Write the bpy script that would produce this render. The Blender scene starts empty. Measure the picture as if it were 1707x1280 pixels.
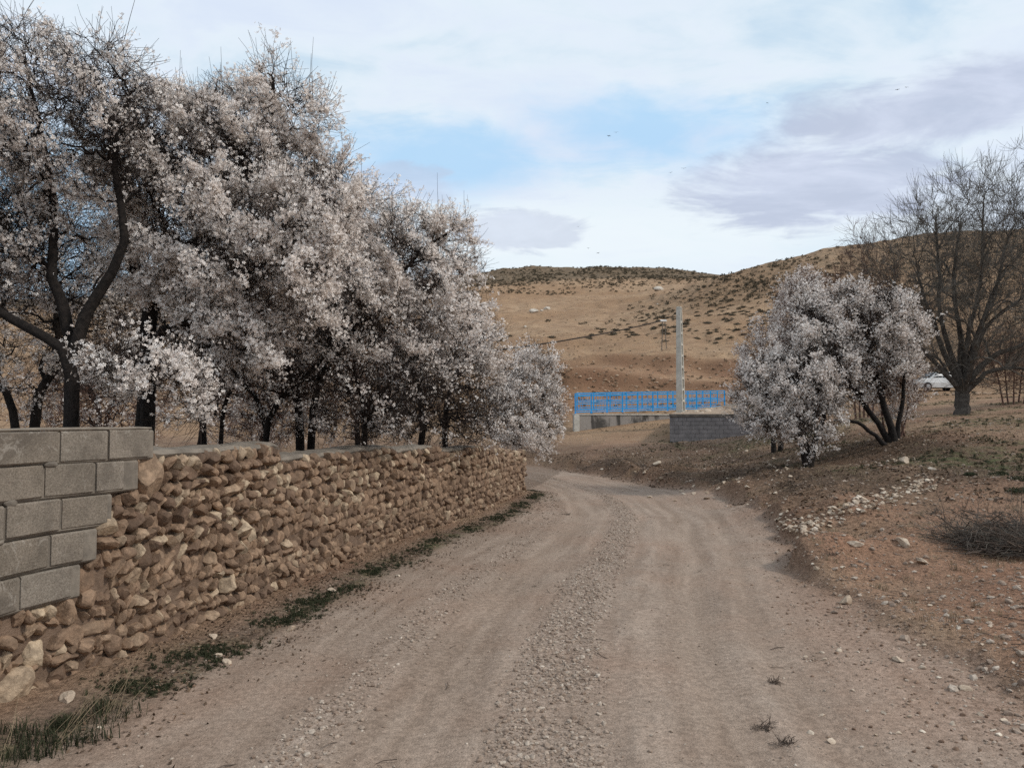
import bpy, bmesh, math, random
import numpy as np
from mathutils import Vector, Matrix, Euler

SC = bpy.context.scene
COL = SC.collection
rng = np.random.default_rng(7)
random.seed(7)
R = math.radians

# ------------------------------------------------------------------ camera
CAM_Z, FPX, W0, H0, HOR = 1.6, 1290.0, 1707.0, 1280.0, 700.0
PITCH = math.atan((HOR - H0 / 2) / FPX)
cam_d = bpy.data.cameras.new("camera")
cam_d.lens = 36 * FPX / W0
cam_d.sensor_width = 36
cam_d.clip_start = 0.05
cam_d.clip_end = 3000
cam = bpy.data.objects.new("camera", cam_d)
cam.location = (0, 0, CAM_Z)
cam.rotation_euler = (math.pi / 2 + PITCH, 0, 0)
COL.objects.link(cam)
SC.camera = cam

# ------------------------------------------------------------------ sun, exposure
SUN_EL, SUN_AZ = R(42), R(104)          # azimuth clockwise from +Y: behind the camera to the right
sd = bpy.data.lights.new("sun", 'SUN')
sd.energy = 2.0
sd.angle = R(8)
sd.color = (1.0, 0.93, 0.84)
sun = bpy.data.objects.new("sun", sd)
sdir = Vector((math.sin(SUN_AZ) * math.cos(SUN_EL), math.cos(SUN_AZ) * math.cos(SUN_EL), math.sin(SUN_EL)))
sun.rotation_euler = sdir.to_track_quat('Z', 'Y').to_euler()
COL.objects.link(sun)
SC.view_settings.view_transform = 'Standard'
SC.view_settings.look = 'None'
SC.view_settings.exposure = 0.0
SC.view_settings.gamma = 1.0
SC.view_settings.use_curve_mapping = False
SC.cycles.use_denoising = False
SC.cycles.max_bounces = 6
SC.cycles.diffuse_bounces = 3
SC.cycles.transparent_max_bounces = 8

# ------------------------------------------------------------------ node helper
class NT:
    def __init__(s, tree):
        s.t = tree; s.n = tree.nodes; s.l = tree.links
    def node(s, typ, **kw):
        n = s.n.new(typ)
        for k, v in kw.items():
            setattr(n, k, v)
        return n
    def put(s, sock, v):
        if v is None: return
        if isinstance(v, bpy.types.NodeSocket): s.l.new(v, sock)
        else:
            if hasattr(sock, 'default_value') and not isinstance(v, (int, float)) and len(v) == 3 and sock.type == 'RGBA':
                v = (*v, 1)
            sock.default_value = v
    def math(s, op, a, b=None, c=None, clamp=False):
        n = s.node('ShaderNodeMath', operation=op, use_clamp=clamp)
        s.put(n.inputs[0], a); s.put(n.inputs[1], b); s.put(n.inputs[2], c)
        return n.outputs[0]
    def vmath(s, op, a, b=None, sc=None):
        n = s.node('ShaderNodeVectorMath', operation=op)
        s.put(n.inputs[0], a); s.put(n.inputs[1], b)
        if sc is not None: s.put(n.inputs['Scale'], sc)
        return n.outputs[0]
    def mix(s, f, a, b, blend='MIX'):
        n = s.node('ShaderNodeMix', data_type='RGBA', blend_type=blend)
        s.put(n.inputs[0], f); s.put(n.inputs[6], a); s.put(n.inputs[7], b)
        return n.outputs[2]
    def noise(s, vec, scale, detail=4, rough=0.55, dist=0.0, out='Fac'):
        n = s.node('ShaderNodeTexNoise')
        if vec is not None: s.l.new(vec, n.inputs['Vector'])
        n.inputs['Scale'].default_value = scale
        n.inputs['Detail'].default_value = detail
        n.inputs['Roughness'].default_value = rough
        n.inputs['Distortion'].default_value = dist
        return n.outputs[out]
    def voronoi(s, vec, scale, feature='F1', out='Distance', rand=1.0):
        n = s.node('ShaderNodeTexVoronoi', feature=feature)
        if vec is not None: s.l.new(vec, n.inputs['Vector'])
        n.inputs['Scale'].default_value = scale
        n.inputs['Randomness'].default_value = rand
        return n.outputs[out]
    def ramp(s, f, a, b, lo=0.0, hi=1.0, smooth=True):
        n = s.node('ShaderNodeMapRange', interpolation_type='SMOOTHSTEP' if smooth else 'LINEAR')
        s.put(n.inputs[0], f); s.put(n.inputs[1], a); s.put(n.inputs[2], b)
        s.put(n.inputs[3], lo); s.put(n.inputs[4], hi)
        return n.outputs[0]
    def attr(s, name, out='Color'):
        n = s.node('ShaderNodeAttribute', attribute_name=name)
        return n.outputs[out]
    def sep(s, v):
        n = s.node('ShaderNodeSeparateXYZ'); s.l.new(v, n.inputs[0]); return n.outputs
    def comb(s, x, y, z):
        n = s.node('ShaderNodeCombineXYZ')
        s.put(n.inputs[0], x); s.put(n.inputs[1], y); s.put(n.inputs[2], z); return n.outputs[0]
    def bump(s, h, strength=0.5, dist=0.01, normal=None):
        n = s.node('ShaderNodeBump')
        s.put(n.inputs['Strength'], strength); s.put(n.inputs['Distance'], dist); s.put(n.inputs['Height'], h)
        if normal is not None: s.l.new(normal, n.inputs['Normal'])
        return n.outputs[0]

def material(name):
    m = bpy.data.materials.new(name); m.use_nodes = True
    t = NT(m.node_tree)
    b = m.node_tree.nodes['Principled BSDF']
    b.inputs['Roughness'].default_value = 0.9
    b.inputs['Specular IOR Level'].default_value = 0.25
    return m, t, b

def obj_coord(t):
    return t.node('ShaderNodeTexCoord').outputs['Object']
def world_pos(t):
    return t.node('ShaderNodeNewGeometry').outputs['Position']

# ------------------------------------------------------------------ sky
world = bpy.data.worlds.new("World")
SC.world = world
world.use_nodes = True
wt = NT(world.node_tree)
bg = world.node_tree.nodes['Background']
SKY_STR = 0.1
bg.inputs['Strength'].default_value = SKY_STR
sky = wt.node('ShaderNodeTexSky', sky_type='NISHITA')
sky.sun_disc = False
sky.sun_elevation = SUN_EL
sky.sun_rotation = SUN_AZ
gen = wt.node('ShaderNodeTexCoord').outputs['Generated']
dx, dy, dz = wt.sep(wt.vmath('NORMALIZE', gen))
az = wt.math('MULTIPLY', wt.math('ARCTAN2', dx, dy), 57.29578)
el = wt.math('MULTIPLY', wt.math('ARCSINE', dz), 57.29578)
den = wt.math('ADD', wt.math('MAXIMUM', dz, 0.0), 0.16)
cp = wt.comb(wt.math('DIVIDE', dx, den), wt.math('DIVIDE', dy, den), 0.0)
streak = wt.vmath('MULTIPLY', cp, (1.0, 1.7, 1.0))
n1 = wt.noise(streak, 0.9, 6, 0.55, 0.4)
n2 = wt.noise(streak, 2.6, 6, 0.6, 0.6)
n3 = wt.noise(cp, 7.0, 4, 0.6, 0.3)
edge = wt.math('ADD', wt.math('MULTIPLY', wt.math('SUBTRACT', n2, 0.5), 2.3), wt.math('MULTIPLY', wt.math('SUBTRACT', n3, 0.5), 1.3))
def blob(a0, e0, wa, we, tilt=0.0, soft=0.45, k=1.0):
    da = wt.math('SUBTRACT', az, a0); de = wt.math('SUBTRACT', wt.math('SUBTRACT', el, e0), wt.math('MULTIPLY', da, tilt))
    q = wt.math('ADD', wt.math('POWER', wt.math('DIVIDE', da, wa), 2.0), wt.math('POWER', wt.math('DIVIDE', de, we), 2.0))
    q = wt.math('ADD', wt.math('SQRT', q), wt.math('MULTIPLY', edge, k))
    return wt.ramp(q, 1.0 - soft, 1.0 + soft * 0.6, 1.0, 0.0)
def mx(a, b): return wt.math('MAXIMUM', a, b)
def srgb(r, g, b):
    f = lambda c: (c / 255 / 12.92) if c <= 10 else ((c / 255 + 0.055) / 1.055) ** 2.4
    return (f(r), f(g), f(b))
S10 = lambda c: tuple(v / SKY_STR for v in c)
skyblue = wt.mix(0.75, sky.outputs[0], S10(srgb(176, 216, 248)))
white = wt.mix(wt.ramp(wt.math('ADD', wt.math('MULTIPLY', n1, .6), wt.math('MULTIPLY', n2, .4)), 0.36, 0.62), S10(srgb(240, 250, 254)), S10(srgb(219, 231, 249)))
cover = wt.ramp(wt.math('ADD', wt.math('ADD', wt.math('MULTIPLY', n1, .8), wt.math('MULTIPLY', n2, 0.5)), wt.math('MULTIPLY', n3, .12)), 0.50, 0.74, 0.35, 1.0)
base = wt.mix(cover, skyblue, white)
# clearer blue gaps
gap = mx(blob(-5.5, 18.5, 10, 2.9, 0.05, 0.7, 0.7), blob(9, 20.5, 9, 2.6, -0.1, 0.8, 0.8))
gap = mx(gap, blob(-33, 13, 9, 6, 0, 0.7, 0.6))
base = wt.mix(wt.math('MULTIPLY', gap, 0.85), base, S10(srgb(176, 216, 249)))
# bright low bank above the ridge
low = blob(6, 13.0, 24, 3.4, 0.0, 0.8, 0.5)
base = wt.mix(wt.math('MULTIPLY', low, 0.8), base, S10(srgb(240, 249, 254)))
# lavender grey cloud masses
lav = mx(blob(21.5, 15.9, 9.0, 2.7, -0.04, 0.38, 0.85), blob(30, 19.6, 9.5, 2.6, 0.08, 0.45, 0.9))
lav = mx(lav, wt.math('MULTIPLY', 0.6, mx(blob(0.5, 13.9, 4.6, 1.5, -0.05, 0.25, 0.8), blob(-8, 17.0, 4.2, 1.3, -0.1, 0.3, 0.8))))
lavc = wt.mix(wt.ramp(n2, 0.35, 0.7), S10(srgb(190, 200, 222)), S10(srgb(212, 221, 241)))
base = wt.mix(wt.math('MULTIPLY', lav, 0.9), base, lavc)
wt.l.new(base, bg.inputs['Color'])

# ------------------------------------------------------------------ layout helper: where a ray of the photograph meets distance Y
def P(px, py, Y):
    u = (px - W0 / 2) / FPX; v = (H0 / 2 - py) / FPX
    c, s = math.cos(PITCH), math.sin(PITCH)
    k = Y / (c - v * s)
    return Vector((u * k, Y, CAM_Z + (s + v * c) * k))

# ------------------------------------------------------------------ numpy noise
_perm = rng.permutation(512)
_grad = np.stack([np.cos(np.linspace(0, 2 * np.pi, 64, endpoint=False)), np.sin(np.linspace(0, 2 * np.pi, 64, endpoint=False))], 1)
def perlin(x, y):
    xi = np.floor(x).astype(np.int64); yi = np.floor(y).astype(np.int64)
    xf = x - xi; yf = y - yi
    u = xf * xf * xf * (xf * (xf * 6 - 15) + 10); v = yf * yf * yf * (yf * (yf * 6 - 15) + 10)
    def g(ix, iy, fx, fy):
        h = _perm[(_perm[ix & 511] + iy) & 511] & 63
        return _grad[h, 0] * fx + _grad[h, 1] * fy
    a = g(xi, yi, xf, yf); b = g(xi + 1, yi, xf - 1, yf)
    c = g(xi, yi + 1, xf, yf - 1); d = g(xi + 1, yi + 1, xf - 1, yf - 1)
    return (a + u * (b - a)) * (1 - v) + (c + u * (d - c)) * v
def fbm(x, y, scale, octv=4, gain=0.5):
    o = 0; a = 1.0; s = 1.0 / scale
    for i in range(octv):
        o = o + a * perlin(x * s + 13.7 * i, y * s - 7.3 * i); a *= gain; s *= 2.03
    return o
def sstep(x, a, b):
    t = np.clip((x - a) / (b - a), 0, 1); return t * t * (3 - 2 * t)

# ------------------------------------------------------------------ road centre line and wall line
def catmull(pts, n=24):
    pts = np.array(pts, float); out = []
    p = np.vstack([2 * pts[0] - pts[1], pts, 2 * pts[-1] - pts[-2]])
    for i in range(1, len(p) - 2):
        t = np.linspace(0, 1, n, endpoint=False)[:, None]
        a, b, c, d = p[i - 1], p[i], p[i + 1], p[i + 2]
        out.append(0.5 * ((2 * b) + (-a + c) * t + (2 * a - 5 * b + 4 * c - d) * t ** 2 + (-a + 3 * b - 3 * c + d) * t ** 3))
    out.append(p[-2][None]); return np.vstack(out)
ROAD = catmull([(-1.2, -12), (-.6, -4), (-.15, 0), (.15, 3.75), (.57, 6.9), (1.35, 10.3), (1.95, 13.8), (1.75, 18), (.6, 22), (-2.0, 25), (-7, 27.2), (-15, 29)], 14)
WALL = catmull([(-3.3, 0.3), (-3.07, 2.4), (-2.84, 4.3), (-2.61, 5.0), (-2.47, 5.6), (-2.33, 6.2), (-2.04, 7.64), (-1.76, 8.9), (-1.42, 10.3), (-.82, 12.2), (-.32, 14.0), (.25, 16.9)], 12)
BANK = catmull([(2.6, -6), (2.7, 0), (2.85, 4), (2.9, 7.6), (3.75, 10.9), (4.25, 14.5), (3.5, 18.2), (2.45, 21.5), (1.0, 24.6), (-1.6, 26.6), (-8, 28.6), (-20, 30)], 14)

def sdist(line, x, y):
    """signed distance (right of travel positive) to a polyline, plus arc position"""
    seg = np.diff(line, axis=0); L = np.linalg.norm(seg, axis=1); cum = np.concatenate([[0], np.cumsum(L)])
    tang = seg / L[:, None]
    best = np.full(x.shape, 1e9); sg = np.zeros(x.shape); sp = np.zeros(x.shape)
    for i in range(len(seg)):
        rx = x - line[i, 0]; ry = y - line[i, 1]
        t = np.clip(rx * tang[i, 0] + ry * tang[i, 1], 0, L[i])
        ex = rx - t * tang[i, 0]; ey = ry - t * tang[i, 1]
        d = np.hypot(ex, ey)
        m = d < best
        best = np.where(m, d, best)
        side = np.sign(rx * tang[i, 1] - ry * tang[i, 0])
        sg = np.where(m, side, sg); sp = np.where(m, cum[i] + t, sp)
    return best * sg, sp

# ------------------------------------------------------------------ terrain height
GP = [(1330, 975, 7.5), (1300, 890, 10.9), (1230, 840, 14.7), (1100, 815, 18), (1000, 790, 22.3), (900, 772, 26),
      (1350, 780, 17), (1490, 738, 17), (1420, 760, 17), (1560, 800, 12), (1450, 845, 11.3), (1660, 893, 9), (1605, 692, 27), (1520, 697, 27),
      (1400, 700, 27), (1707, 690, 27), (1707, 790, 12.6), (1900, 780, 12.6), (1707, 905, 8.8), (1707, 1195, 4.2), (1500, 1040, 5.9),
      (1200, 752, 26), (1300, 742, 24), (1280, 775, 18.5), (1150, 775, 24), (950, 752, 31), (1000, 745, 31), (950, 729, 46), (1262, 800, 15.6), (1330, 812, 13.6), (1300, 795, 15.8), (1117, 741, 37), (1240, 738, 37),
      (1110, 713, 45), (1040, 721, 45), (1400, 668, 45), (1600, 665, 45), (1707, 660, 45), (1900, 655, 45), (1300, 700, 40)]
ctrl = [tuple(P(*g)) for g in GP]
for yy in (-12, -4, 0, 4, 8, 12, 16):
    for xx in (-22, -12, -5, -1, 1.2):
        ctrl.append((xx, yy, 0.0))
for yy in (-12, -4, 0): ctrl += [(2.6, yy, 0.0), (8, yy, .45), (20, yy, 1.1)]
ctrl += [(8, 4.5, .5), (13, 8, .85), (22, 15, 1.5), (32, 30, 2.9), (3.2, 12.5, 0), (2.0, 14, 0), (.5, 19, .03), (0, 23, .08), (-6, 22, .1), (-15, 22, .15), (-6, 30, .3), (-15, 30, .35), (-6, 45, .7), (-22, 45, .75), (-35, 30, .4), (-35, 10, .1), (-40, 45, .8), (45, 45, 3.6), (40, 20, 2.5), (35, 0, 1.8)]
ctrl = np.array(ctrl)
def tps_k(r2): return 0.5 * r2 * np.log(r2 + 1e-9)
n = len(ctrl)
A = np.zeros((n + 3, n + 3))
d2 = ((ctrl[:, None, :2] - ctrl[None, :, :2]) ** 2).sum(-1)
A[:n, :n] = tps_k(d2) + np.eye(n) * 0.12
A[:n, n] = 1; A[:n, n + 1:] = ctrl[:, :2]; A[n, :n] = 1; A[n + 1:, :n] = ctrl[:, :2].T
wts = np.linalg.solve(A, np.concatenate([ctrl[:, 2], [0, 0, 0]]))
def tps(x, y):
    o = wts[n] + wts[n + 1] * x + wts[n + 2] * y
    for i in range(n):
        o = o + wts[i] * tps_k((x - ctrl[i, 0]) ** 2 + (y - ctrl[i, 1]) ** 2)
    return o
HC = np.array([-900, 0, 300, 700, 850, 950, 1050, 1120, 1190, 1260, 1400, 1550, 1707, 2500], float)
HY = np.array([40, 50, 60, 64.3, 66, 72, 79.5, 82, 90, 110, 140, 180, 215, 300, 420, 800], float)
HT = np.array([
    [728, 728, 728, 726, 722, 718, 716, 710, 705, 695, 680, 668, 664, 650],
    [720, 720, 720, 718, 712, 706, 694, 690, 688, 680, 668, 660, 656, 640],
    [712, 712, 712, 708, 700, 690, 672, 664, 660, 658, 655, 652, 650, 630],
    [707, 707, 707, 690, 660, 650, 652, 654, 655, 652, 650, 648, 646, 622],
    [703, 703, 703, 668, 626, 609, 622, 634, 640, 640, 640, 640, 638, 612],
    [695, 692, 690, 664, 628, 613, 628, 639, 643, 636, 630, 626, 624, 596],
    [678, 674, 668, 646, 620, 614, 615, 618, 622, 622, 618, 614, 612, 582],
    [672, 668, 662, 640, 606, 599, 590, 591, 597, 602, 606, 606, 604, 570],
    [660, 652, 645, 630, 603, 601, 594, 596, 600, 602, 598, 592, 586, 550],
    [630, 620, 610, 592, 578, 572, 567, 562, 556, 546, 530, 525, 520, 500],
    [600, 585, 575, 556, 547, 542, 535, 522, 508, 490, 468, 452, 444, 430],
    [570, 552, 545, 525, 520, 517, 508, 490, 463, 444, 411, 387, 376, 366],
    [545, 530, 522, 500, 494, 492, 490, 484, 468, 458, 438, 420, 408, 400],
    [505, 497, 490, 468, 446, 443, 444, 447, 458, 466, 470, 462, 450, 440],
    [525, 520, 515, 495, 475, 470, 470, 474, 482, 490, 495, 490, 480, 470],
    [610, 610, 610, 600, 590, 590, 590, 590, 600, 600, 600, 600, 600, 600]], float)
HZ = CAM_Z + (HOR - HT) / FPX * HY[:, None]
_gy = np.exp(np.linspace(math.log(40), math.log(800), 600)); _gx = np.linspace(-900, 2500, 341)
_rows = np.array([np.interp(_gx, HC, r) for r in HZ])
_rows = np.array([np.convolve(np.pad(r, 6, mode='edge'), np.hanning(15)[1:-1] / np.hanning(15).sum(), 'valid') for r in _rows])
_grid = np.array([np.interp(_gy, HY, _rows[:, j]) for j in range(341)]).T
_k = np.hanning(9)[1:-1]; _k /= _k.sum()
_k = np.hanning(5)[1:-1]; _k /= _k.sum()
_grid = np.array([np.convolve(np.pad(_grid[:, j], 1, mode='edge'), _k, 'valid') for j in range(341)]).T
def hill(x, y):
    yy = np.maximum(y, 40.0)
    px = np.clip(W0 / 2 + FPX * x / yy, -900, 2499.9)
    yy = yy + sstep(yy, 50, 60) * sstep(yy, 130, 95) * (2.2 * perlin(x / 11.0, x * 0 + .5) + .8 * perlin(x / 3.5, yy / 5))
    fy = np.clip((np.log(np.clip(yy, 40, 799)) - math.log(40)) / (math.log(800) - math.log(40)) * 599, 0, 598.999)
    fx = (px + 900) / 3400 * 340; fx = np.clip(fx, 0, 339.999)
    iy = fy.astype(int); ix = fx.astype(int); ty = fy - iy; tx = fx - ix
    g = _grid
    return (g[iy, ix] * (1 - tx) + g[iy, ix + 1] * tx) * (1 - ty) + (g[iy + 1, ix] * (1 - tx) + g[iy + 1, ix + 1] * tx) * ty

def hshift(x, yy): return sstep(yy, 50, 60) * sstep(yy, 130, 95) * (2.2 * perlin(x / 11.0, x * 0 + .5) + .8 * perlin(x / 3.5, yy / 5))
wcum_end = float(np.linalg.norm(np.diff(WALL, axis=0), axis=1).sum())
def masks(x, y):
    """material masks and the fine relief that goes with them"""
    near = (np.hypot(x, y) < 46)
    d = np.full(x.shape, 99.0); sp = np.zeros(x.shape); b = np.full(x.shape, 99.0); w = np.full(x.shape, -99.0); ws = np.zeros(x.shape)
    xn, yn = x[near], y[near]
    d[near], sp[near] = sdist(ROAD, xn, yn)
    b[near], _ = sdist(BANK, xn, yn)
    w[near], ws[near] = sdist(WALL, xn, yn)
    wob = 0.10 * fbm(x, y, 4.5, 2) + .015 * fbm(x, y, .35, 2)
    dw = d + wob
    bw = b + 0.22 * fbm(x, y, 0.9, 3)
    wfree = np.maximum(sstep(w, 0.1, 0.5), sstep(ws, wcum_end - .05, wcum_end) * sstep(y, 16.6, 17.4))
    road = sstep(bw, 0.25, -0.25) * wfree * sstep(d, -6.0, -4.2)
    fall = sstep(y, 30, 22)
    grav = (np.exp(-(dw / (0.30 - .008 * np.clip(y, 0, 20))) ** 4) + 0.45 * np.exp(-((dw + 1.18) / 0.16) ** 2) + 0.35 * sstep(dw, 1.6, 2.2)) * road
    grav = np.clip(grav * (0.75 + 0.9 * fbm(x, y, 0.5, 3)), 0, 1)
    rut = (np.exp(-((dw + 0.72) / 0.26) ** 2) + np.exp(-((dw - 0.95) / 0.2) ** 2) * 1.0 + 0.7 * np.exp(-((dw - 1.45) / 0.13) ** 2)) * road * fall
    ridge = (np.exp(-((dw - 0.46) / 0.10) ** 2) + 0.5 * np.exp(-((dw - 1.22) / 0.08) ** 2) + 0.5 * np.exp(-((dw + 0.4) / 0.08) ** 2)) * road * fall * np.clip(.45 + 1.3 * fbm(x, y, .8, 3), 0, 1)
    streak = np.clip(.5 + (.45 + .5 * fbm(x, y, 3, 2)) * fbm(dw * 6, sp * .5, 1.0, 4), 0, 1) * road
    bank = sstep(bw, -0.1, 0.35) * (y < 60) * (b < 90)
    verge = np.exp(-((w - 0.46 - 0.16 * fbm(x, y, 2.0, 3)) / 0.17) ** 2) * sstep(y, 1, 3) * sstep(y, 21, 17)
    return dict(d=dw, b=bw, w=w, ws=ws, road=road, grav=grav, rut=rut, ridge=ridge, bank=bank, verge=verge, near=near, streak=streak)

def height(x, y, m=None):
    x = np.asarray(x, float); y = np.asarray(y, float)
    if m is None: m = masks(x, y)
    r = np.hypot(x, y)
    k = sstep(y, 40, 52)
    h = np.zeros(x.shape)
    nb = (k < 1) & (r < 90)
    h[nb] = tps(x[nb], y[nb])
    hb = h.copy(); far_flat = ~nb & (y < 52)
    hb[far_flat] = 0.8
    hh = hill(x, y)
    out = hb * (1 - k) + hh * k
    # the road is cut level, the bank rises from its foot
    scarp = (0.13 + .12 * np.exp(-((y - 10) / 2.6) ** 2) + 0.18 * sstep(y, 14, 18)) * sstep(m['b'], -0.05, 0.18 + 0.3 * sstep(y, 14, 18)) * sstep(y, 40, 30) * sstep(y, 2.0, 4.0) * (m['b'] < 4) * sstep(m['b'], 3.0, 0.3) * (.35 + .65 * sstep(y, 6.5, 8.5)) * np.clip(.75 + 1.3 * fbm(x, y, 1.3, 3), .15, 1.6)
    out = out + scarp
    out = out - 0.022 * m['rut'] + 0.020 * m['ridge'] + 0.010 * m['grav'] + .007 * (m['streak'] - .5) * m['road']
    out = out + 0.05 * sstep(m['w'], 0.75, 0.15) * (m['w'] > -3) * sstep(y, 19, 17)
    amp = 0.006 + 0.03 * m['bank'] * (y < 45)
    fine = r < 60
    f = np.zeros(x.shape)
    f[fine] = fbm(x[fine], y[fine], 0.45, 4, 0.55) * amp[fine] + (0.05 * m['bank'][fine]) * fbm(x[fine], y[fine], 2.2, 3)
    out = out + f
    fr = np.exp(-((y - 36) / 6.5) ** 2) * np.exp(-((x - 4.5) / 4.5) ** 2)
    out = out + fr * 0.16 * perlin((x * .35 + y * .1) * 0.5, (y - x * .3) * 1.1)
    # hill relief: gullies and small cut banks
    kh = sstep(y, 52, 75)
    hs = kh > 0
    g = np.zeros(x.shape)
    g[hs] = kh[hs] * (1.1 * fbm(x[hs], y[hs], 26, 4, 0.5) * sstep(y[hs], 60, 120) + 0.35 * fbm(x[hs], y[hs], 6, 4, 0.55) + 0.5 * np.abs(fbm(x[hs] * 2.2, y[hs] * 0.6, 14, 3)))
    return out + g

# ------------------------------------------------------------------ mesh helpers
def link(o, parent=None, **props):
    COL.objects.link(o)
    if parent is not None: o.parent = parent
    for k, v in props.items():
        if v is not None: o[k] = v
    return o
def np_mesh(name, V, F, mat=None, smooth=False):
    """V (n,3); F (m,k) or list of such arrays"""
    me = bpy.data.meshes.new(name)
    Fs = [f for f in (F if isinstance(F, list) else [F]) if len(f)]
    V = np.asarray(V, np.float32)
    me.vertices.add(len(V)); me.vertices.foreach_set('co', V.ravel())
    tot = sum(f.size for f in Fs); nf = sum(len(f) for f in Fs)
    if nf:
        me.loops.add(tot); me.polygons.add(nf)
        me.loops.foreach_set('vertex_index', np.concatenate([f.ravel() for f in Fs]).astype(np.int32))
        starts = []; o = 0
        for f in Fs:
            starts.append(o + np.arange(len(f)) * f.shape[1]); o += f.size
        me.polygons.foreach_set('loop_start', np.concatenate(starts).astype(np.int32))
        me.polygons.foreach_set('use_smooth', np.full(nf, smooth))
    me.update(calc_edges=True)
    if mat is not None: me.materials.append(mat)
    return me
def add_attr(me, name, data, typ='FLOAT', dom='POINT'):
    a = me.attributes.new(name, typ, dom)
    key = {'FLOAT': 'value', 'INT': 'value', 'FLOAT_COLOR': 'color', 'FLOAT_VECTOR': 'vector'}[typ]
    a.data.foreach_set(key, np.asarray(data, np.int32 if typ == 'INT' else np.float32).ravel())
def mesh_obj(name, me, parent=None, **props):
    return link(bpy.data.objects.new(name, me), parent, **props)
def empty(name, loc, rotz=0, **props):
    o = bpy.data.objects.new(name, None); o.location = loc; o.rotation_euler = (0, 0, rotz)
    o.empty_display_size = 0.2
    return link(o, None, **props)

class MB:
    """collects simple shapes for one mesh"""
    def __init__(s): s.v = []; s.f = []; s.n = 0
    def add(s, V, F):
        s.v.append(np.asarray(V, float)); s.f += [tuple(i + s.n for i in f) for f in F]; s.n += len(V)
    def box(s, c, size, rot=None, taper=1.0):
        hx, hy, hz = size[0] / 2, size[1] / 2, size[2] / 2
        V = []
        for z, k in ((-hz, 1.0), (hz, taper)):
            for x, y in ((-1, -1), (1, -1), (1, 1), (-1, 1)): V.append((x * hx * k, y * hy * k, z))
        V = np.array(V)
        if rot is not None: V = V @ np.array(rot.to_matrix()).T
        V = V + np.array(c)
        s.add(V, [(0, 3, 2, 1), (4, 5, 6, 7), (0, 1, 5, 4), (1, 2, 6, 5), (2, 3, 7, 6), (3, 0, 4, 7)])
    def beam(s, a, b, w, h=None, up=(0, 0, 1)):
        a = Vector(a); b = Vector(b); d = b - a; h = h or w
        z = d.normalized(); x = Vector(up).cross(z)
        if x.length < 1e-4: x = Vector((1, 0, 0))
        x.normalize(); y = z.cross(x)
        V = [a + x * sx * w / 2 + y * sy * h / 2 for sx, sy in ((-1, -1), (1, -1), (1, 1), (-1, 1))] + [b + x * sx * w / 2 + y * sy * h / 2 for sx, sy in ((-1, -1), (1, -1), (1, 1), (-1, 1))]
        s.add([tuple(v) for v in V], [(0, 3, 2, 1), (4, 5, 6, 7), (0, 1, 5, 4), (1, 2, 6, 5), (2, 3, 7, 6), (3, 0, 4, 7)])
    def cyl(s, a, b, r0, r1=None, n=12):
        a = Vector(a); b = Vector(b); r1 = r0 if r1 is None else r1
        z = (b - a).normalized(); x = z.orthogonal().normalized(); y = z.cross(x)
        V = []
        for p, r in ((a, r0), (b, r1)):
            for i in range(n):
                t = 2 * math.pi * i / n; V.append(tuple(p + x * math.cos(t) * r + y * math.sin(t) * r))
        F = [(i, (i + 1) % n, n + (i + 1) % n, n + i) for i in range(n)] + [tuple(range(n))[::-1], tuple(range(n, 2 * n))]
        s.add(V, F)
    def build(s, name, mat, parent=None, smooth=False, bevel=0.0, **props):
        me = bpy.data.meshes.new(name)
        me.from_pydata([tuple(v) for v in np.vstack(s.v)], [], s.f); me.update()
        if mat is not None: me.materials.append(mat)
        if bevel:
            bm = bmesh.new(); bm.from_mesh(me)
            bmesh.ops.bevel(bm, geom=bm.edges[:], offset=bevel, segments=1, affect='EDGES')
            bm.to_mesh(me); bm.free()
        if smooth: me.polygons.foreach_set('use_smooth', [True] * len(me.polygons))
        return mesh_obj(name, me, parent, **props)

def tubes(P_, Rd, S):
    """P_ (N,K,3) polylines with radii (N,K) -> verts, quad faces"""
    N, K, _ = P_.shape
    T = np.empty_like(P_); T[:, 1:-1] = P_[:, 2:] - P_[:, :-2]; T[:, 0] = P_[:, 1] - P_[:, 0]; T[:, -1] = P_[:, -1] - P_[:, -2]
    T /= np.linalg.norm(T, axis=2, keepdims=True) + 1e-9
    ref = np.where(np.abs(T[:, :1, 2:3]) > 0.8, np.array([1.0, 0, 0]), np.array([0, 0, 1.0])) * np.ones_like(T)
    X = np.cross(ref, T); X /= np.linalg.norm(X, axis=2, keepdims=True) + 1e-9
    Y = np.cross(T, X)
    a = np.arange(S) * 2 * np.pi / S
    V = P_[:, :, None] + Rd[:, :, None, None] * (X[:, :, None] * np.cos(a)[None, None, :, None] + Y[:, :, None] * np.sin(a)[None, None, :, None])
    idx = np.arange(N * K * S).reshape(N, K, S)
    A_ = idx[:, :-1]; B_ = idx[:, 1:]
    F = np.stack([A_, np.roll(A_, -1, 2), np.roll(B_, -1, 2), B_], -1).reshape(-1, 4)
    return V.reshape(-1, 3), F
def join_np(parts):
    V = []; F = {}; n = 0
    for v, f in parts:
        V.append(v); F.setdefault(f.shape[1], []).append(f + n); n += len(v)
    return np.vstack(V), [np.vstack(x) for x in F.values()]

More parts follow.
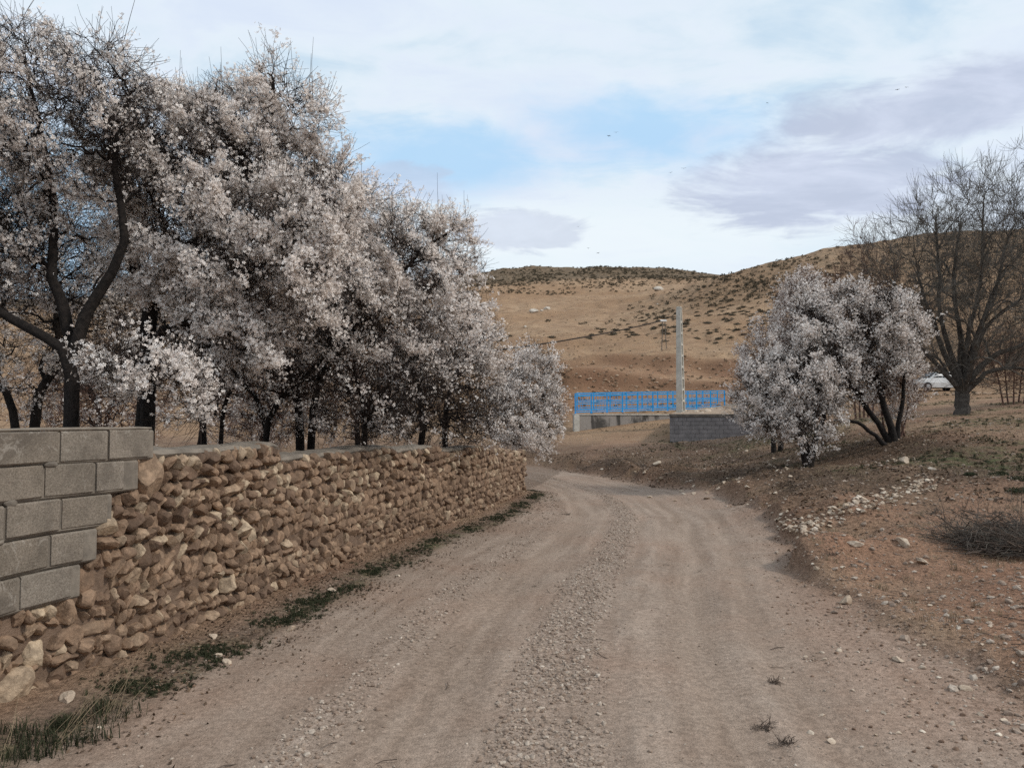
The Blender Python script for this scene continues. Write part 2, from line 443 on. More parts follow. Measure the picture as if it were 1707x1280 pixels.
def ico(sub):
    bm = bmesh.new(); bmesh.ops.create_icosphere(bm, subdivisions=sub, radius=1.0)
    V = np.array([v.co[:] for v in bm.verts]); F = np.array([[v.index for v in f.verts] for f in bm.faces]); bm.free()
    return V, F
ICO = {k: ico(k) for k in (1, 2, 3)}
def rock(rg, sub=3, planes=9, dmin=0.5, dmax=0.85, rough=0.05):
    V, F = ICO[sub]; V = V.copy()
    for i in range(planes):
        nn = rg.normal(size=3); nn /= np.linalg.norm(nn); d = rg.uniform(dmin, dmax)
        k = np.maximum(V @ nn - d, 0); V -= k[:, None] * nn
    s = rg.uniform(1.5, 2.5); o = rg.uniform(0, 50)
    V *= (1 + rough * 2 * perlin(V[:, 0] * s + o + V[:, 2], V[:, 1] * s + o - V[:, 2] * 0.7))[:, None]
    V /= np.abs(V).max(0)
    return V, F

# ------------------------------------------------------------------ scatter through geometry nodes (prototypes ride inside the same mesh)
def scatter_group(name, nproto):
    g = bpy.data.node_groups.new(name, 'GeometryNodeTree')
    g.interface.new_socket('Geometry', in_out='INPUT', socket_type='NodeSocketGeometry')
    g.interface.new_socket('Geometry', in_out='OUTPUT', socket_type='NodeSocketGeometry')
    N = g.nodes; L = g.links
    gi = N.new('NodeGroupInput'); go = N.new('NodeGroupOutput')
    def named(nm, typ):
        a = N.new('GeometryNodeInputNamedAttribute'); a.data_type = typ; a.inputs['Name'].default_value = nm
        return [o for o in a.outputs if o.enabled][0]
    kind = named('proto', 'INT')
    def sel(v):
        c = N.new('FunctionNodeCompare'); c.data_type = 'INT'; c.operation = 'EQUAL'
        ins = [i for i in c.inputs if i.type == 'INT']
        L.new(kind, ins[0]); ins[1].default_value = v
        s = N.new('GeometryNodeSeparateGeometry'); s.domain = 'POINT'
        L.new(gi.outputs[0], s.inputs[0]); L.new(c.outputs[0], s.inputs[1])
        return s.outputs[0]
    jn = N.new('GeometryNodeJoinGeometry')
    for k in range(nproto, 0, -1):
        t = N.new('GeometryNodeGeometryToInstance'); L.new(sel(k), t.inputs[0]); L.new(t.outputs[0], jn.inputs[0])
    ip = N.new('GeometryNodeInstanceOnPoints')
    L.new(sel(0), ip.inputs['Points']); L.new(jn.outputs[0], ip.inputs['Instance'])
    ip.inputs['Pick Instance'].default_value = True
    L.new(named('pick', 'INT'), ip.inputs['Instance Index'])
    e = N.new('FunctionNodeEulerToRotation'); L.new(named('rot', 'FLOAT_VECTOR'), e.inputs[0])
    L.new(e.outputs[0], ip.inputs['Rotation'])
    L.new(named('scl', 'FLOAT_VECTOR'), ip.inputs['Scale'])
    L.new(ip.outputs[0], go.inputs[0])
    return g
_groups = {}
def scatter(name, pts, rot, scl, protos, mat, parent=None, tints=None, **props):
    """protos: list of (V,F) sharing face size; tints: value per proto"""
    npr = len(protos)
    if npr not in _groups: _groups[npr] = scatter_group('scatter_%d' % npr, npr)
    Vs = []; Fs = {}; kind = []; tint = []; off = 0
    for i, (v, f) in enumerate(protos):
        Vs.append(v); kind += [i + 1] * len(v); tint += [tints[i] if tints is not None else 0.5] * len(v)
        for ff in (f if isinstance(f, list) else [f]): Fs.setdefault(ff.shape[1], []).append(ff + off)
        off += len(v)
    npnt = len(pts)
    V = np.vstack(Vs + [np.asarray(pts)])
    me = np_mesh(name, V, [np.vstack(x) for x in Fs.values()], mat)
    scl = np.asarray(scl, float)
    if scl.ndim == 1: scl = np.repeat(scl[:, None], 3, 1)
    add_attr(me, 'proto', kind + [0] * npnt, 'INT')
    add_attr(me, 'pick', np.concatenate([np.zeros(off), rng.integers(0, npr, npnt)]), 'INT')
    add_attr(me, 'rot', np.vstack([np.zeros((off, 3)), rot]), 'FLOAT_VECTOR')
    add_attr(me, 'scl', np.vstack([np.ones((off, 3)), scl]), 'FLOAT_VECTOR')
    add_attr(me, 'tint', tint + [0.5] * npnt)
    o = mesh_obj(name, me, parent, kind='stuff', **props)
    md = o.modifiers.new('scatter', 'NODES'); md.node_group = _groups[npr]
    return o
def rand_rot(k, tilt=math.pi):
    return np.stack([rng.uniform(-tilt, tilt, k), rng.uniform(-tilt, tilt, k), rng.uniform(0, 2 * math.pi, k)], 1)

# ------------------------------------------------------------------ materials
def ground_material():
    m, t, b = material("ground_soil")
    pos = world_pos(t)
    a1 = t.attr('m1'); r1 = t.node('ShaderNodeSeparateColor'); t.l.new(a1, r1.inputs[0])
    a2 = t.attr('m2'); r2 = t.node('ShaderNodeSeparateColor'); t.l.new(a2, r2.inputs[0])
    road, grav, red = r1.outputs[0], r1.outputs[1], r1.outputs[2]
    hillm, green, litter = r2.outputs[0], r2.outputs[1], r2.outputs[2]  # third channel: litter, with painted shade under the right bank's trees
    nA = t.noise(pos, 0.55, 5, 0.6); nB = t.noise(pos, 3.5, 6, 0.65); nC = t.noise(pos, 26, 5, 0.7); nD = t.noise(pos, 130, 3, 0.7)
    dust = t.mix(t.ramp(nB, 0.3, 0.7), (0.275, 0.205, 0.155), (0.355, 0.275, 0.216))
    dust = t.mix(t.ramp(nA, 0.4, 0.68), dust, (0.305, 0.203, 0.146))
    soil = t.mix(t.ramp(nB, 0.32, 0.68), (0.205, 0.122, 0.080), (0.295, 0.187, 0.126))
    soil = t.mix(t.ramp(nA, 0.38, 0.7), soil, (0.32, 0.22, 0.145))
    col = t.mix(road, soil, dust)
    col = t.mix(t.math('MULTIPLY', red, 0.75), col, (0.30, 0.165, 0.105))
    a3 = t.attr('m3'); r3 = t.node('ShaderNodeSeparateColor'); t.l.new(a3, r3.inputs[0])
    col = t.mix(t.math('MULTIPLY', r3.outputs[1], 0.55), col, (0.30, 0.222, 0.165)); col = t.mix(t.math('MULTIPLY', r3.outputs[0], 0.5), col, (0.43, 0.345, 0.275)); col = t.mix(road, col, t.mix(t.ramp(r3.outputs[2], .2, .8, 0, 1), t.mix(.45, col, (.20, .145, .11)), t.mix(.3, col, (.42, .335, .27))))
    grv = t.mix(t.ramp(nC, 0.35, 0.65), (0.22, 0.165, 0.125), (0.38, 0.305, 0.25))
    col = t.mix(t.math('MULTIPLY', grav, 0.7), col, grv)
    litter_shade = t.mix(t.ramp(nC, 0.35, 0.65), (0.038, 0.026, 0.018), (0.125, 0.084, 0.056))  # dark brown for dead litter and for shade painted on the bank
    col = t.mix(t.math('MULTIPLY', litter, t.ramp(nB, 0.3, 0.6, 0.8, 1.0)), col, litter_shade)
    grn = t.mix(t.ramp(nC, 0.35, 0.65), (0.055, 0.065, 0.028), (0.13, 0.13, 0.06))
    col = t.mix(t.math('MULTIPLY', green, t.ramp(nB, 0.38, 0.62)), col, grn)
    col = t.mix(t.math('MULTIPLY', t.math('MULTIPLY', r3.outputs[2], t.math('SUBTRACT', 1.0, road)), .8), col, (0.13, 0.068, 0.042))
    # hill
    hA = t.noise(pos, 0.035, 6, 0.6, 0.4); hB = t.noise(pos, 0.35, 6, 0.7); hC = t.noise(pos, 2.2, 5, 0.7)
    hc = t.mix(t.ramp(hA, 0.35, 0.65), (0.34, 0.215, 0.125), (0.43, 0.295, 0.185))
    hc = t.mix(t.ramp(hB, 0.35, 0.72), hc, (0.265, 0.165, 0.10))
    hc = t.mix(t.ramp(hC, 0.5, 0.8, 0, 0.55), hc, (0.20, 0.135, 0.085))
    hc = t.mix(t.math('MULTIPLY', red, 0.9), hc, t.mix(t.ramp(hB, 0.35, 0.65), (0.31, 0.172, 0.102), (0.245, 0.135, 0.082)))
    speck = t.ramp(t.math('ADD', t.noise(pos, 0.75, 4, 0.75), t.math('MULTIPLY', litter, 0.22)), 0.56, 0.66, 0, 0.85)
    hc = t.mix(t.math('MULTIPLY', speck, litter), hc, (0.125, 0.095, 0.062))
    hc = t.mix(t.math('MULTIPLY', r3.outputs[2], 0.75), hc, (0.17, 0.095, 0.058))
    col = t.mix(hillm, col, hc)
    fine = t.math('MULTIPLY', t.math('SUBTRACT', 1.0, t.math('MULTIPLY', road, 0.45)), 0.8)
    col = t.mix(fine, col, t.mix(t.ramp(nC, 0.28, 0.72), (0.40, 0.39, 0.38), (1.5, 1.5, 1.5)), 'MULTIPLY')
    col = t.mix(0.75, col, t.mix(t.ramp(nD, 0.25, 0.75), (0.6, 0.6, 0.6), (1.35, 1.35, 1.35)), 'MULTIPLY')
    vor = t.voronoi(pos, 38); vor2 = t.voronoi(pos, 90)
    sp1 = t.ramp(vor, 0.08, 0.2, 1, 0)
    pick = t.ramp(t.noise(pos, 14, 2, 0.5), 0.5, 0.62)
    col = t.mix(t.math('MULTIPLY', t.math('MULTIPLY', sp1, pick), t.math('SUBTRACT', 0.75, t.math('MULTIPLY', hillm, 0.75))), col, (0.46, 0.385, 0.31))
    t.l.new(col, b.inputs['Base Color'])
    hgt = t.math('ADD', t.math('MULTIPLY', nC, 1.0), t.math('MULTIPLY', nD, 0.45))
    hgt = t.math('ADD', hgt, t.math('MULTIPLY', t.math('MULTIPLY', t.math('SUBTRACT', 0.5, vor), 1.2), t.math('ADD', grav, 0.12)))
    hgt = t.math('ADD', hgt, t.math('MULTIPLY', t.math('SUBTRACT', 0.5, vor2), 0.35))
    st = t.math('ADD', 0.5, t.math('MULTIPLY', t.math('SUBTRACT', 1.0, road), 0.5))
    bmp = t.bump(hgt, st, 0.020)
    bmp = t.bump(t.noise(pos, 1.4, 6, 0.72), t.math('MULTIPLY', hillm, 0.9), 0.35, bmp)
    t.l.new(bmp, b.inputs['Normal'])
    b.inputs['Roughness'].default_value = 0.95
    b.inputs['Specular IOR Level'].default_value = 0.1
    return m

def stone_material(name, ca, cb, cc, scale=14, bumpd=0.012, dirt=(0.10, 0.07, 0.05), rnd=0.3):
    m, t, b = material(name)
    co = obj_coord(t); pos = world_pos(t)
    tint = t.attr('tint', 'Fac')
    ri = t.node('ShaderNodeObjectInfo').outputs['Random']
    tt = t.math('FRACT', t.math('ADD', tint, t.math('MULTIPLY', ri, 0.37)))
    c = t.mix(t.ramp(tt, 0.0, 0.6), ca, cb)
    c = t.mix(t.ramp(tt, 0.72, 0.95), c, cc)
    nA = t.noise(pos, scale, 6, 0.7); nB = t.noise(pos, scale * 5, 4, 0.7)
    c = t.mix(t.ramp(nA, 0.38, 0.66), t.mix(0.6, c, dirt), c)
    c = t.mix(0.7, c, t.mix(nB, (0.55, 0.53, 0.5), (1.4, 1.38, 1.35)), 'MULTIPLY')
    t.l.new(c, b.inputs['Base Color'])
    h = t.math('ADD', nA, t.math('MULTIPLY', nB, 0.35))
    t.l.new(t.bump(h, 0.8, bumpd), b.inputs['Normal'])
    b.inputs['Roughness'].default_value = 0.92
    return m

def simple_mat(name, c0, c1, scale=8, bumpd=0.004, rough=0.9, detail=5, bs=0.6):
    m, t, b = material(name)
    pos = world_pos(t)
    nA = t.noise(pos, scale, detail, 0.65); nB = t.noise(pos, scale * 9, 3, 0.7)
    c = t.mix(t.ramp(nA, 0.3, 0.7), c0, c1)
    c = t.mix(0.5, c, t.mix(nB, (0.65, 0.65, 0.65), (1.35, 1.35, 1.35)), 'MULTIPLY')
    t.l.new(c, b.inputs['Base Color'])
    t.l.new(t.bump(t.math('ADD', nA, t.math('MULTIPLY', nB, 0.5)), bs, bumpd), b.inputs['Normal'])
    b.inputs['Roughness'].default_value = rough
    return m

M_ground = ground_material()
M_wallstone = stone_material("wall_stone", (0.17, 0.110, 0.076), (0.345, 0.232, 0.155), (0.56, 0.44, 0.31))
M_mortar = simple_mat("mud_mortar", (0.12, 0.08, 0.055), (0.22, 0.15, 0.105), 9, 0.02, bs=0.9)
M_cap = simple_mat("cement_cap", (0.14, 0.12, 0.098), (0.25, 0.212, 0.17), 6, 0.01)
M_block = None
def block_material():
    m, t, b = material("concrete_block")
    pos = world_pos(t)
    ri = t.node('ShaderNodeObjectInfo').outputs['Random']
    nA = t.noise(pos, 3.5, 5, 0.6); nB = t.noise(pos, 90, 4, 0.7); nC = t.noise(pos, 22, 4, 0.6)
    c = t.mix(t.ramp(nA, 0.3, 0.7), (0.165, 0.138, 0.108), (0.250, 0.208, 0.165))
    c = t.mix(t.math('MULTIPLY', ri, 0.55), c, (0.28, 0.245, 0.205))
    c = t.mix(0.85, c, t.mix(t.ramp(nB, 0.25, 0.75), (0.55, 0.54, 0.52), (1.35, 1.35, 1.35)), 'MULTIPLY')
    c = t.mix(t.ramp(nC, 0.60, 0.74, 0, 0.7), c, (0.13, 0.10, 0.08)); c = t.mix(t.ramp(t.noise(pos, 1.3, 6, .7, 1.2), .44, .62, 0, .75), c, (0.12, 0.10, 0.08)); c = t.mix(t.ramp(t.noise(pos, 8, 6, .75, 1.5), .56, .66, 0, .6), c, (0.36, 0.32, 0.27))
    t.l.new(c, b.inputs['Base Color'])
    t.l.new(t.bump(t.math('ADD', nB, t.math('MULTIPLY', nC, 0.6)), 0.9, 0.006), b.inputs['Normal'])
    return m
M_block = block_material()
M_bark = simple_mat("dark_bark", (0.009, 0.007, 0.006), (0.030, 0.023, 0.019), 22, 0.02, bs=0.9)
M_greybark = simple_mat("grey_bark", (0.045, 0.038, 0.032), (0.115, 0.098, 0.082), 12, 0.03, bs=0.9)
M_twig = simple_mat("brown_twig", (0.014, 0.010, 0.008), (0.036, 0.024, 0.019), 5, 0.002)
M_stick = simple_mat('dry_stick', (0.055, 0.040, 0.031), (0.13, 0.095, 0.072), 5, 0.002)
M_redtwig = simple_mat("reddish_twig", (0.10, 0.055, 0.042), (0.17, 0.10, 0.072), 5, 0.002)
M_greytwig = simple_mat("grey_twig", (0.085, 0.074, 0.062), (0.16, 0.14, 0.115), 5, 0.002)
M_pebble = stone_material("pebble", (0.27, 0.20, 0.155), (0.40, 0.315, 0.25), (0.55, 0.47, 0.39), 30, 0.002, (0.16, 0.115, 0.085))
M_whitestone = stone_material("pale_rubble", (0.44, 0.35, 0.26), (0.58, 0.48, 0.375), (0.72, 0.64, 0.53), 20, 0.006, (0.30, 0.22, 0.16))
M_boulder = simple_mat("pale_boulder", (0.42, 0.36, 0.29), (0.62, 0.56, 0.48), 1.5, 0.05)
M_boulder2 = simple_mat('hill_stone', (.26, .17, .105), (.46, .34, .24), 1.5, 0.03)
def blossom_material(name, c0, c1):
    m, t, b = material(name)
    tint = t.attr('tint', 'Fac')
    c = t.mix(tint, c0, c1)
    t.l.new(c, b.inputs['Base Color'])
    b.inputs['Roughness'].default_value = 0.8
    tr = t.node('ShaderNodeBsdfTranslucent'); t.l.new(c, tr.inputs[0])
    ms = t.node('ShaderNodeMixShader'); ms.inputs[0].default_value = 0.14
    t.l.new(b.outputs[0], ms.inputs[1]); t.l.new(tr.outputs[0], ms.inputs[2])
    out = [x for x in m.node_tree.nodes if x.type == 'OUTPUT_MATERIAL'][0]
    t.l.new(ms.outputs[0], out.inputs[0])
    return m
M_blossom = blossom_material("almond_blossom", (0.74, 0.64, 0.575), (0.97, 0.905, 0.84))
M_grass = blossom_material("green_blade", (0.020, 0.024, 0.010), (0.062, 0.066, 0.032))
M_dry = blossom_material("dry_blade", (0.16, 0.115, 0.07), (0.36, 0.28, 0.18))
M_shrub = blossom_material("dark_shrub_leaf", (0.045, 0.04, 0.025), (0.105, 0.08, 0.05))

# ------------------------------------------------------------------ GROUND
def build_ground():
    th = np.concatenate([np.linspace(-180, -50, 40, endpoint=False), np.linspace(-50, 50, 600), np.linspace(50, 180, 40)[1:-1]])
    th = np.radians(th)
    r = np.concatenate([[0.02], np.geomspace(0.5, 2.6, 24, endpoint=False), np.geomspace(2.6, 20, 330, endpoint=False), np.geomspace(20, 50, 90, endpoint=False), np.geomspace(50, 340, 230, endpoint=False), np.geomspace(340, 1600, 24)])
    TH, RR = np.meshgrid(th, r)
    x = (RR * np.sin(TH)).ravel(); y = (RR * np.cos(TH)).ravel()
    m = masks(x, y); z = height(x, y, m)
    nr, nt = len(r), len(th)
    idx = np.arange(nr * nt).reshape(nr, nt)
    nx = np.roll(idx, -1, 1)
    F = np.stack([idx[:-1], nx[:-1], nx[1:], idx[1:]], -1).reshape(-1, 4)[:, ::-1]
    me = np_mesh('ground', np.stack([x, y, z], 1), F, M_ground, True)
    hillm = sstep(y, 34, 50)
    px = W0 / 2 + FPX * x / np.maximum(y, 1)
    py = HOR - (z - CAM_Z) / np.maximum(y, 1) * FPX
    # red-brown spoil and the cut bank at the hill's foot, and dark scrub along the upper slopes
    redh = sstep(y, 52, 58) * sstep(y, 84, 80) * sstep(px, 820, 930) * sstep(px, 1420, 1240) * np.clip(.55 + .6 * fbm(x, y, 5, 3), 0, 1)
    red = np.clip(m['bank'] * sstep(m['b'], 0, 0.6) * sstep(y, 14, 9) * (0.55 + 0.9 * fbm(x, y, 1.3, 3)) * (1 - hillm), 0, 1) + redh
    red += 0.8 * np.exp(-((m['d'] - 2.3) / 0.5) ** 2) * m['road'] * np.clip(0.5 + fbm(x, y, 1.1, 2), 0, 1) * (y < 20)
    scrub = sstep(y, 235, 262) * sstep(y, 330, 320) * 1.0
    scrub = np.maximum(scrub, 0.6 * sstep(px, 1000, 1120) * sstep(y, 118, 150) * sstep(y, 190, 185))
    litter_shade = (sstep(m['b'], 0.0, 0.5) * sstep(y, 9.5, 13) * sstep(x, 10.8, 8.5) * sstep(y, 34, 24) * (1 - hillm)) * np.clip(0.85 + 0.9 * fbm(x, y, 1.5, 3), 0, 1)  # leaf litter and dry weed, plus shade of trees and shrubs painted in
    litter_shade = np.maximum(litter_shade, sstep(m['w'], -0.1, -0.4) * (m['w'] > -50) * 0.5)
    litter_shade = np.maximum(litter_shade, np.clip(m['verge'], 0, 1) * 0.8)
    litter_shade = np.maximum(litter_shade * (1 - hillm), scrub)
    terr = (x > 6) * sstep(y, 11, 14) * sstep(y, 60, 45) * np.clip(fbm(x, y * 1.6, 3.5, 3) * 1.8 + 0.15, 0, 1)
    grn = np.clip(.7 * m['verge'] * np.clip(0.5 + 1.2 * fbm(x, y, 0.7, 3), 0, 1) + terr * 0.9, 0, 1)
    o = np.ones_like(x)
    add_attr(me, 'm1', np.stack([m['road'] * sstep(y, 48, 36), m['grav'], np.clip(red, 0, 1), o], 1), 'FLOAT_COLOR')
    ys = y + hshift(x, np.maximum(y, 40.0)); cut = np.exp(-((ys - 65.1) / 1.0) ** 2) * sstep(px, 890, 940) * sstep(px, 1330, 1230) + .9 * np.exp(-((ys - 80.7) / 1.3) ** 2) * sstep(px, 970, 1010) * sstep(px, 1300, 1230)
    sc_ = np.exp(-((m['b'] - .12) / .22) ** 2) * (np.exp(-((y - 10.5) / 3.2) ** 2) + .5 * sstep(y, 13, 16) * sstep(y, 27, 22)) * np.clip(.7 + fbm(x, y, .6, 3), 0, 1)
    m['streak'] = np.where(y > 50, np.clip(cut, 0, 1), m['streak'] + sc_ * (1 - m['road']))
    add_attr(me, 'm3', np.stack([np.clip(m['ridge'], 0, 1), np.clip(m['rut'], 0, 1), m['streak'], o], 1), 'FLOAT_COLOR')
    add_attr(me, 'm2', np.stack([hillm, grn, np.clip(litter_shade, 0, 1), o], 1), 'FLOAT_COLOR')
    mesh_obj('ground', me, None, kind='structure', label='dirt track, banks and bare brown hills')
build_ground()

# ------------------------------------------------------------------ THE WALLS ALONG THE ROAD
wseg = np.diff(WALL, axis=0); wlen = np.linalg.norm(wseg, axis=1); wcum = np.concatenate([[0], np.cumsum(wlen)])
def wall_at(s):
    s = np.asarray(s, float)
    x = np.interp(s, wcum, WALL[:, 0]); y = np.interp(s, wcum, WALL[:, 1])
    e = 0.15
    tx = np.interp(s + e, wcum, WALL[:, 0]) - np.interp(s - e, wcum, WALL[:, 0]); ty = np.interp(s + e, wcum, WALL[:, 1]) - np.interp(s - e, wcum, WALL[:, 1])
    l = np.hypot(tx, ty) + 1e-9
    return x, y, tx / l, ty / l
def s_of_px(px):
    u = (px - W0 / 2) / FPX
    q = WALL[:, 0] - u * WALL[:, 1]
    i = [k for k in range(len(q) - 1) if q[k] <= 0 < q[k + 1] and WALL[k, 1] > 1]
    k = i[0]; t = -q[k] / (q[k + 1] - q[k]); return wcum[k] + t * wlen[k]
SEND = wcum[-1]
TOPS = [(0.0, 1.38), (s_of_px(245), 1.385), (s_of_px(462), 1.385), (s_of_px(468), 1.25), (s_of_px(560), 1.26), (s_of_px(648), 1.28), (s_of_px(656), 1.215), (s_of_px(728), 1.225), (s_of_px(736), 1.16), (s_of_px(800), 1.15), (SEND, 0.95)]
def wall_top(s): return np.interp(s, [a for a, b in TOPS], [b for a, b in TOPS])
BLOCK_ROWS = [  # top z, joints in the face (px of the photograph), right end
    (1.535, [-200, -95, 90, 172, 240]),
    (1.335, [-130, -25, 65, 152, 200]),
    (1.130, [-200, -100, 0, 96, 175]),
    (0.925, [-140, -40, 78, 137]),
    (0.720, [-170, -75, 28, 120])]
def s_px(px):
    if px >= -60: return s_of_px(px)
    return s_of_px(-60) + (px + 60) / 95 * 0.42
row_end = [s_px(r[1][-1]) for r in BLOCK_ROWS]

# block wall --------------------------------------------------------
p0 = wall_at(s_px(60))
bw = empty('block_wall', (float(p0[0]), float(p0[1]), 0), label='grey concrete block wall stepping down onto the stone wall at the left edge', category='wall')
def slab(s0, s1, z0, z1, out, depth, jit=0.0, nseg=1, bev=0.008):
    """a piece following the wall line between s0 and s1, front face 'out' metres proud of the line"""
    V = []; ss = np.linspace(s0, s1, nseg + 1)
    x, y, tx, ty = wall_at(ss)
    nx_, ny_ = ty, -tx      # towards the road
    prof = [(out - depth, z0), (out - bev, z0), (out, z0 + bev), (out, z1 - bev), (out - bev, z1), (out - depth, z1)]
    for i in range(nseg + 1):
        for o_, z in prof:
            k = bev * 0.6 if i in (0, nseg) else 0
            V.append((x[i] + nx_[i] * o_ , y[i] + ny_[i] * o_, z + (random.uniform(-jit, jit) if z > z0 + bev * 2 else 0)))
    m = len(prof); F = []
    for i in range(nseg):
        for j in range(m):
            a, b_ = i * m + j, i * m + (j + 1) % m
            F.append((a, b_, b_ + m, a + m))
    F.append(tuple(range(m))[::-1]); F.append(tuple(range(nseg * m, nseg * m + m)))
    return V, F
def local(V, o): return [(v[0] - o.location.x, v[1] - o.location.y, v[2] - o.location.z) for v in V]
def slab_obj(name, args, mat, parent, **props):
    V, F = slab(*args[0], **args[1])
    me = bpy.data.meshes.new(name); me.from_pydata(local(V, parent), [], F); me.update(); me.materials.append(mat)
    bm = bmesh.new(); bm.from_mesh(me); bmesh.ops.recalc_face_normals(bm, faces=bm.faces); bm.to_mesh(me); bm.free()
    return mesh_obj(name, me, parent, **props)
for k, (zt, joints) in enumerate(BLOCK_ROWS):
    ss = [s_px(j) for j in joints]
    for a, b_ in zip(ss[:-1], ss[1:]):
        g = 0.009
        slab_obj('block', ((a + g + random.uniform(0, .004), b_ - g - random.uniform(0, .004), zt - 0.187 + random.uniform(-.002, .003), zt + random.uniform(-.003, .003), 0.055 + random.uniform(-.004, .004), 0.15), {}), M_block, bw)
# mortar behind and around the blocks
zlist = [r[0] for r in BLOCK_ROWS]
for k in range(5):
    e = row_end[k] + (0.05, 0.13, 0.03, 0.09, 0.05)[k]
    slab_obj('mortar_bed', ((s_px(-200) - .02, e, zlist[k] - 0.2035, zlist[k] - 0.0035, 0.043, 0.13), {'nseg': 8, 'bev': .012}), M_cap, bw)
slab_obj('mortar_cap', ((s_px(-200), row_end[0] + .02, zlist[0] + .001, zlist[0] + .018, 0.052, 0.145), {'nseg': 14, 'jit': .004, 'bev': .006}), M_cap, bw)

for k in range(5, 9):
    r_ = k % 5; s0_ = row_end[r_] + (.03 if k < 5 else random.uniform(-.9, -.3)); x_, y_, tx_, ty_ = [float(v) for v in wall_at(s0_)]
    V, F = rock(np.random.default_rng(300 + k), 3, 6, .6, .9, .18); a_ = random.uniform(.045, .09) if k < 5 else random.uniform(.05, .1); h_ = random.uniform(.05, .09) if k < 5 else .022
    zz_ = zlist[r_] - .1 if k < 5 else zlist[r_] - .196
    W = np.array([[tx_ * a_, ty_ * .022, 0], [ty_ * a_, -tx_ * .022, 0], [0, 0, h_]]); V = V @ W.T + np.array([x_ + ty_ * .048 - bw.location.x, y_ - tx_ * .048 - bw.location.y, zz_])
    mesh_obj('mortar_smear', np_mesh('mortar_smear', V, F, M_cap, True), bw)
# stone wall --------------------------------------------------------
p1 = wall_at(s_px(450))
sw = empty('stone_wall', (float(p1[0]), float(p1[1]), 0), label='long curved dry stone wall of tan field stones laid in leaning courses beside the road', category='wall')
# mud core
Vc = []; Fc = []
ss = np.linspace(0.3, SEND, 150); x, y, tx, ty = wall_at(ss); tp = wall_top(ss) - 0.05
for i in range(150):
    for o_, z in ((-0.36, -0.3), (-0.012, -0.3), (-0.004, 0.2), (-0.010, tp[i] * 0.6), (-0.02, tp[i]), (-0.36, tp[i])):
        j = random.uniform(-.012, .012)
        Vc.append((x[i] + ty[i] * (o_ + j), y[i] - tx[i] * (o_ + j), z))
for i in range(149):
    for j in range(6): a, b_ = i * 6 + j, i * 6 + (j + 1) % 6; Fc.append((a, b_, b_ + 6, a + 6))
Fc += [tuple(range(6))[::-1], tuple(range(149 * 6, 150 * 6))]
me = bpy.data.meshes.new('mud_core'); me.from_pydata(local(Vc, sw), [], Fc); me.update(); me.materials.append(M_mortar)
mesh_obj('mud_core', me, sw)
# stones: (s, z, half width, half height, tilt, depth, tint)
stones = []
feat = [(247, 795, .125, .155, -8, .09, .50), (300, 858, .085, .075, 10, .09, .95), (403, 880, .10, .065, 35, .09, .97), (243, 925, .09, .075, 30, .08, .93),
        (375, 832, .055, .055, 10, .07, .98), (385, 772, .075, .085, -10, .10, .92), (30, 1142, .16, .105, 6, .13, .85), (160, 962, .15, .10, 0, .05, .10),
        (120, 1015, .08, .09, 35, .08, .55), (285, 930, .12, .07, 30, .07, .25), (110, 1120, .10, .06, 40, .08, .93), (445, 812, .065, .07, 0, .09, .9),
        (205, 880, .07, .06, 40, .07, .3), (700, 832, .12, .11, 0, .06, .2), (70, 1080, .10, .085, 40, .08, .7), (190, 1035, .08, .05, 10, .08, .35)]
occ = []
for px, py, a, b_, tl, dp, tn in feat:
    s = s_of_px(max(px, -40)); X, Y, _, _ = wall_at(s)
    z = CAM_Z - (py - HOR) / FPX * float(Y)
    stones.append((s, z, a, b_, math.radians(tl), dp, tn)); occ.append((s, z, a, b_))
_bg = np.random.default_rng(99)
for _ in range(64):
    s_, z_ = _bg.uniform(.8, SEND - .2), _bg.uniform(.05, 1.1); a_, b_ = _bg.uniform(.07, .12), _bg.uniform(.06, .095)
    if any(abs(s_ - o_[0]) < o_[2] + a_ + .03 and abs(z_ - o_[1]) < o_[3] + b_ + .02 for o_ in occ): continue
    if any(zlist[k] - .2 < z_ + b_ and z_ - b_ < zlist[k] and s_ - a_ < row_end[k] + .05 for k in range(5)) or z_ + b_ > wall_top(s_): continue
    stones.append((s_, z_, a_, b_, _bg.normal(0, .3), .08, _bg.uniform(0, .97))); occ.append((s_, z_, a_, b_))
def blocked(s, z):
    for (a, zz, w_, h_) in occ:
        if ((s - a) / (w_ + .004)) ** 2 + ((z - zz) / (h_ + .004)) ** 2 < 1: return True
    for k in range(5):
        zt = zlist[k]
        if zt - 0.20 < z + 0.02 and z - .02 < zt and s < row_end[k] + (.045, .12, .03, .08, .045)[k]: return True
    if z > 1.30 and s < row_end[0] + 0.05: return True
    return False
sg = np.random.default_rng(21)
z = -0.05; row = 0
while z < 1.45:
    h = sg.uniform(0.066, 0.112)
    s = 0.35 + sg.uniform(0, .1)
    lean = sg.uniform(18, 42)
    while s < SEND - 0.03:
        zc_ = z + h / 2 + 0.022 * math.sin(s * 1.7 + row) + .012 * math.sin(s * 5.1 + row * 2) + sg.uniform(-.012, .012)
        w = float(np.clip(sg.lognormal(math.log(0.064), 0.46), 0.034, 0.17))
        sc = s + w / 2
        top = float(wall_top(sc))
        if zc_ < top - 0.035 and not blocked(sc, zc_):
            hh = h * 0.60 * sg.uniform(0.85, 1.2)
            if zc_ + hh > top + .01: hh = max(top + .01 - zc_, 0.03)
            tilt = -math.radians(lean + sg.normal(0, 20)) * (1 if w < 0.1 else 0.35)
            tn = sg.uniform(0, 0.80) if sg.random() < .80 else sg.uniform(0.8, 0.99)
            if z < 0.6: tn *= 0.8
            stones.append((sc, zc_, w * 0.60, hh, tilt, sg.uniform(.05, .09), tn))
        s += w * 0.97
    z += h * 0.97; row += 1
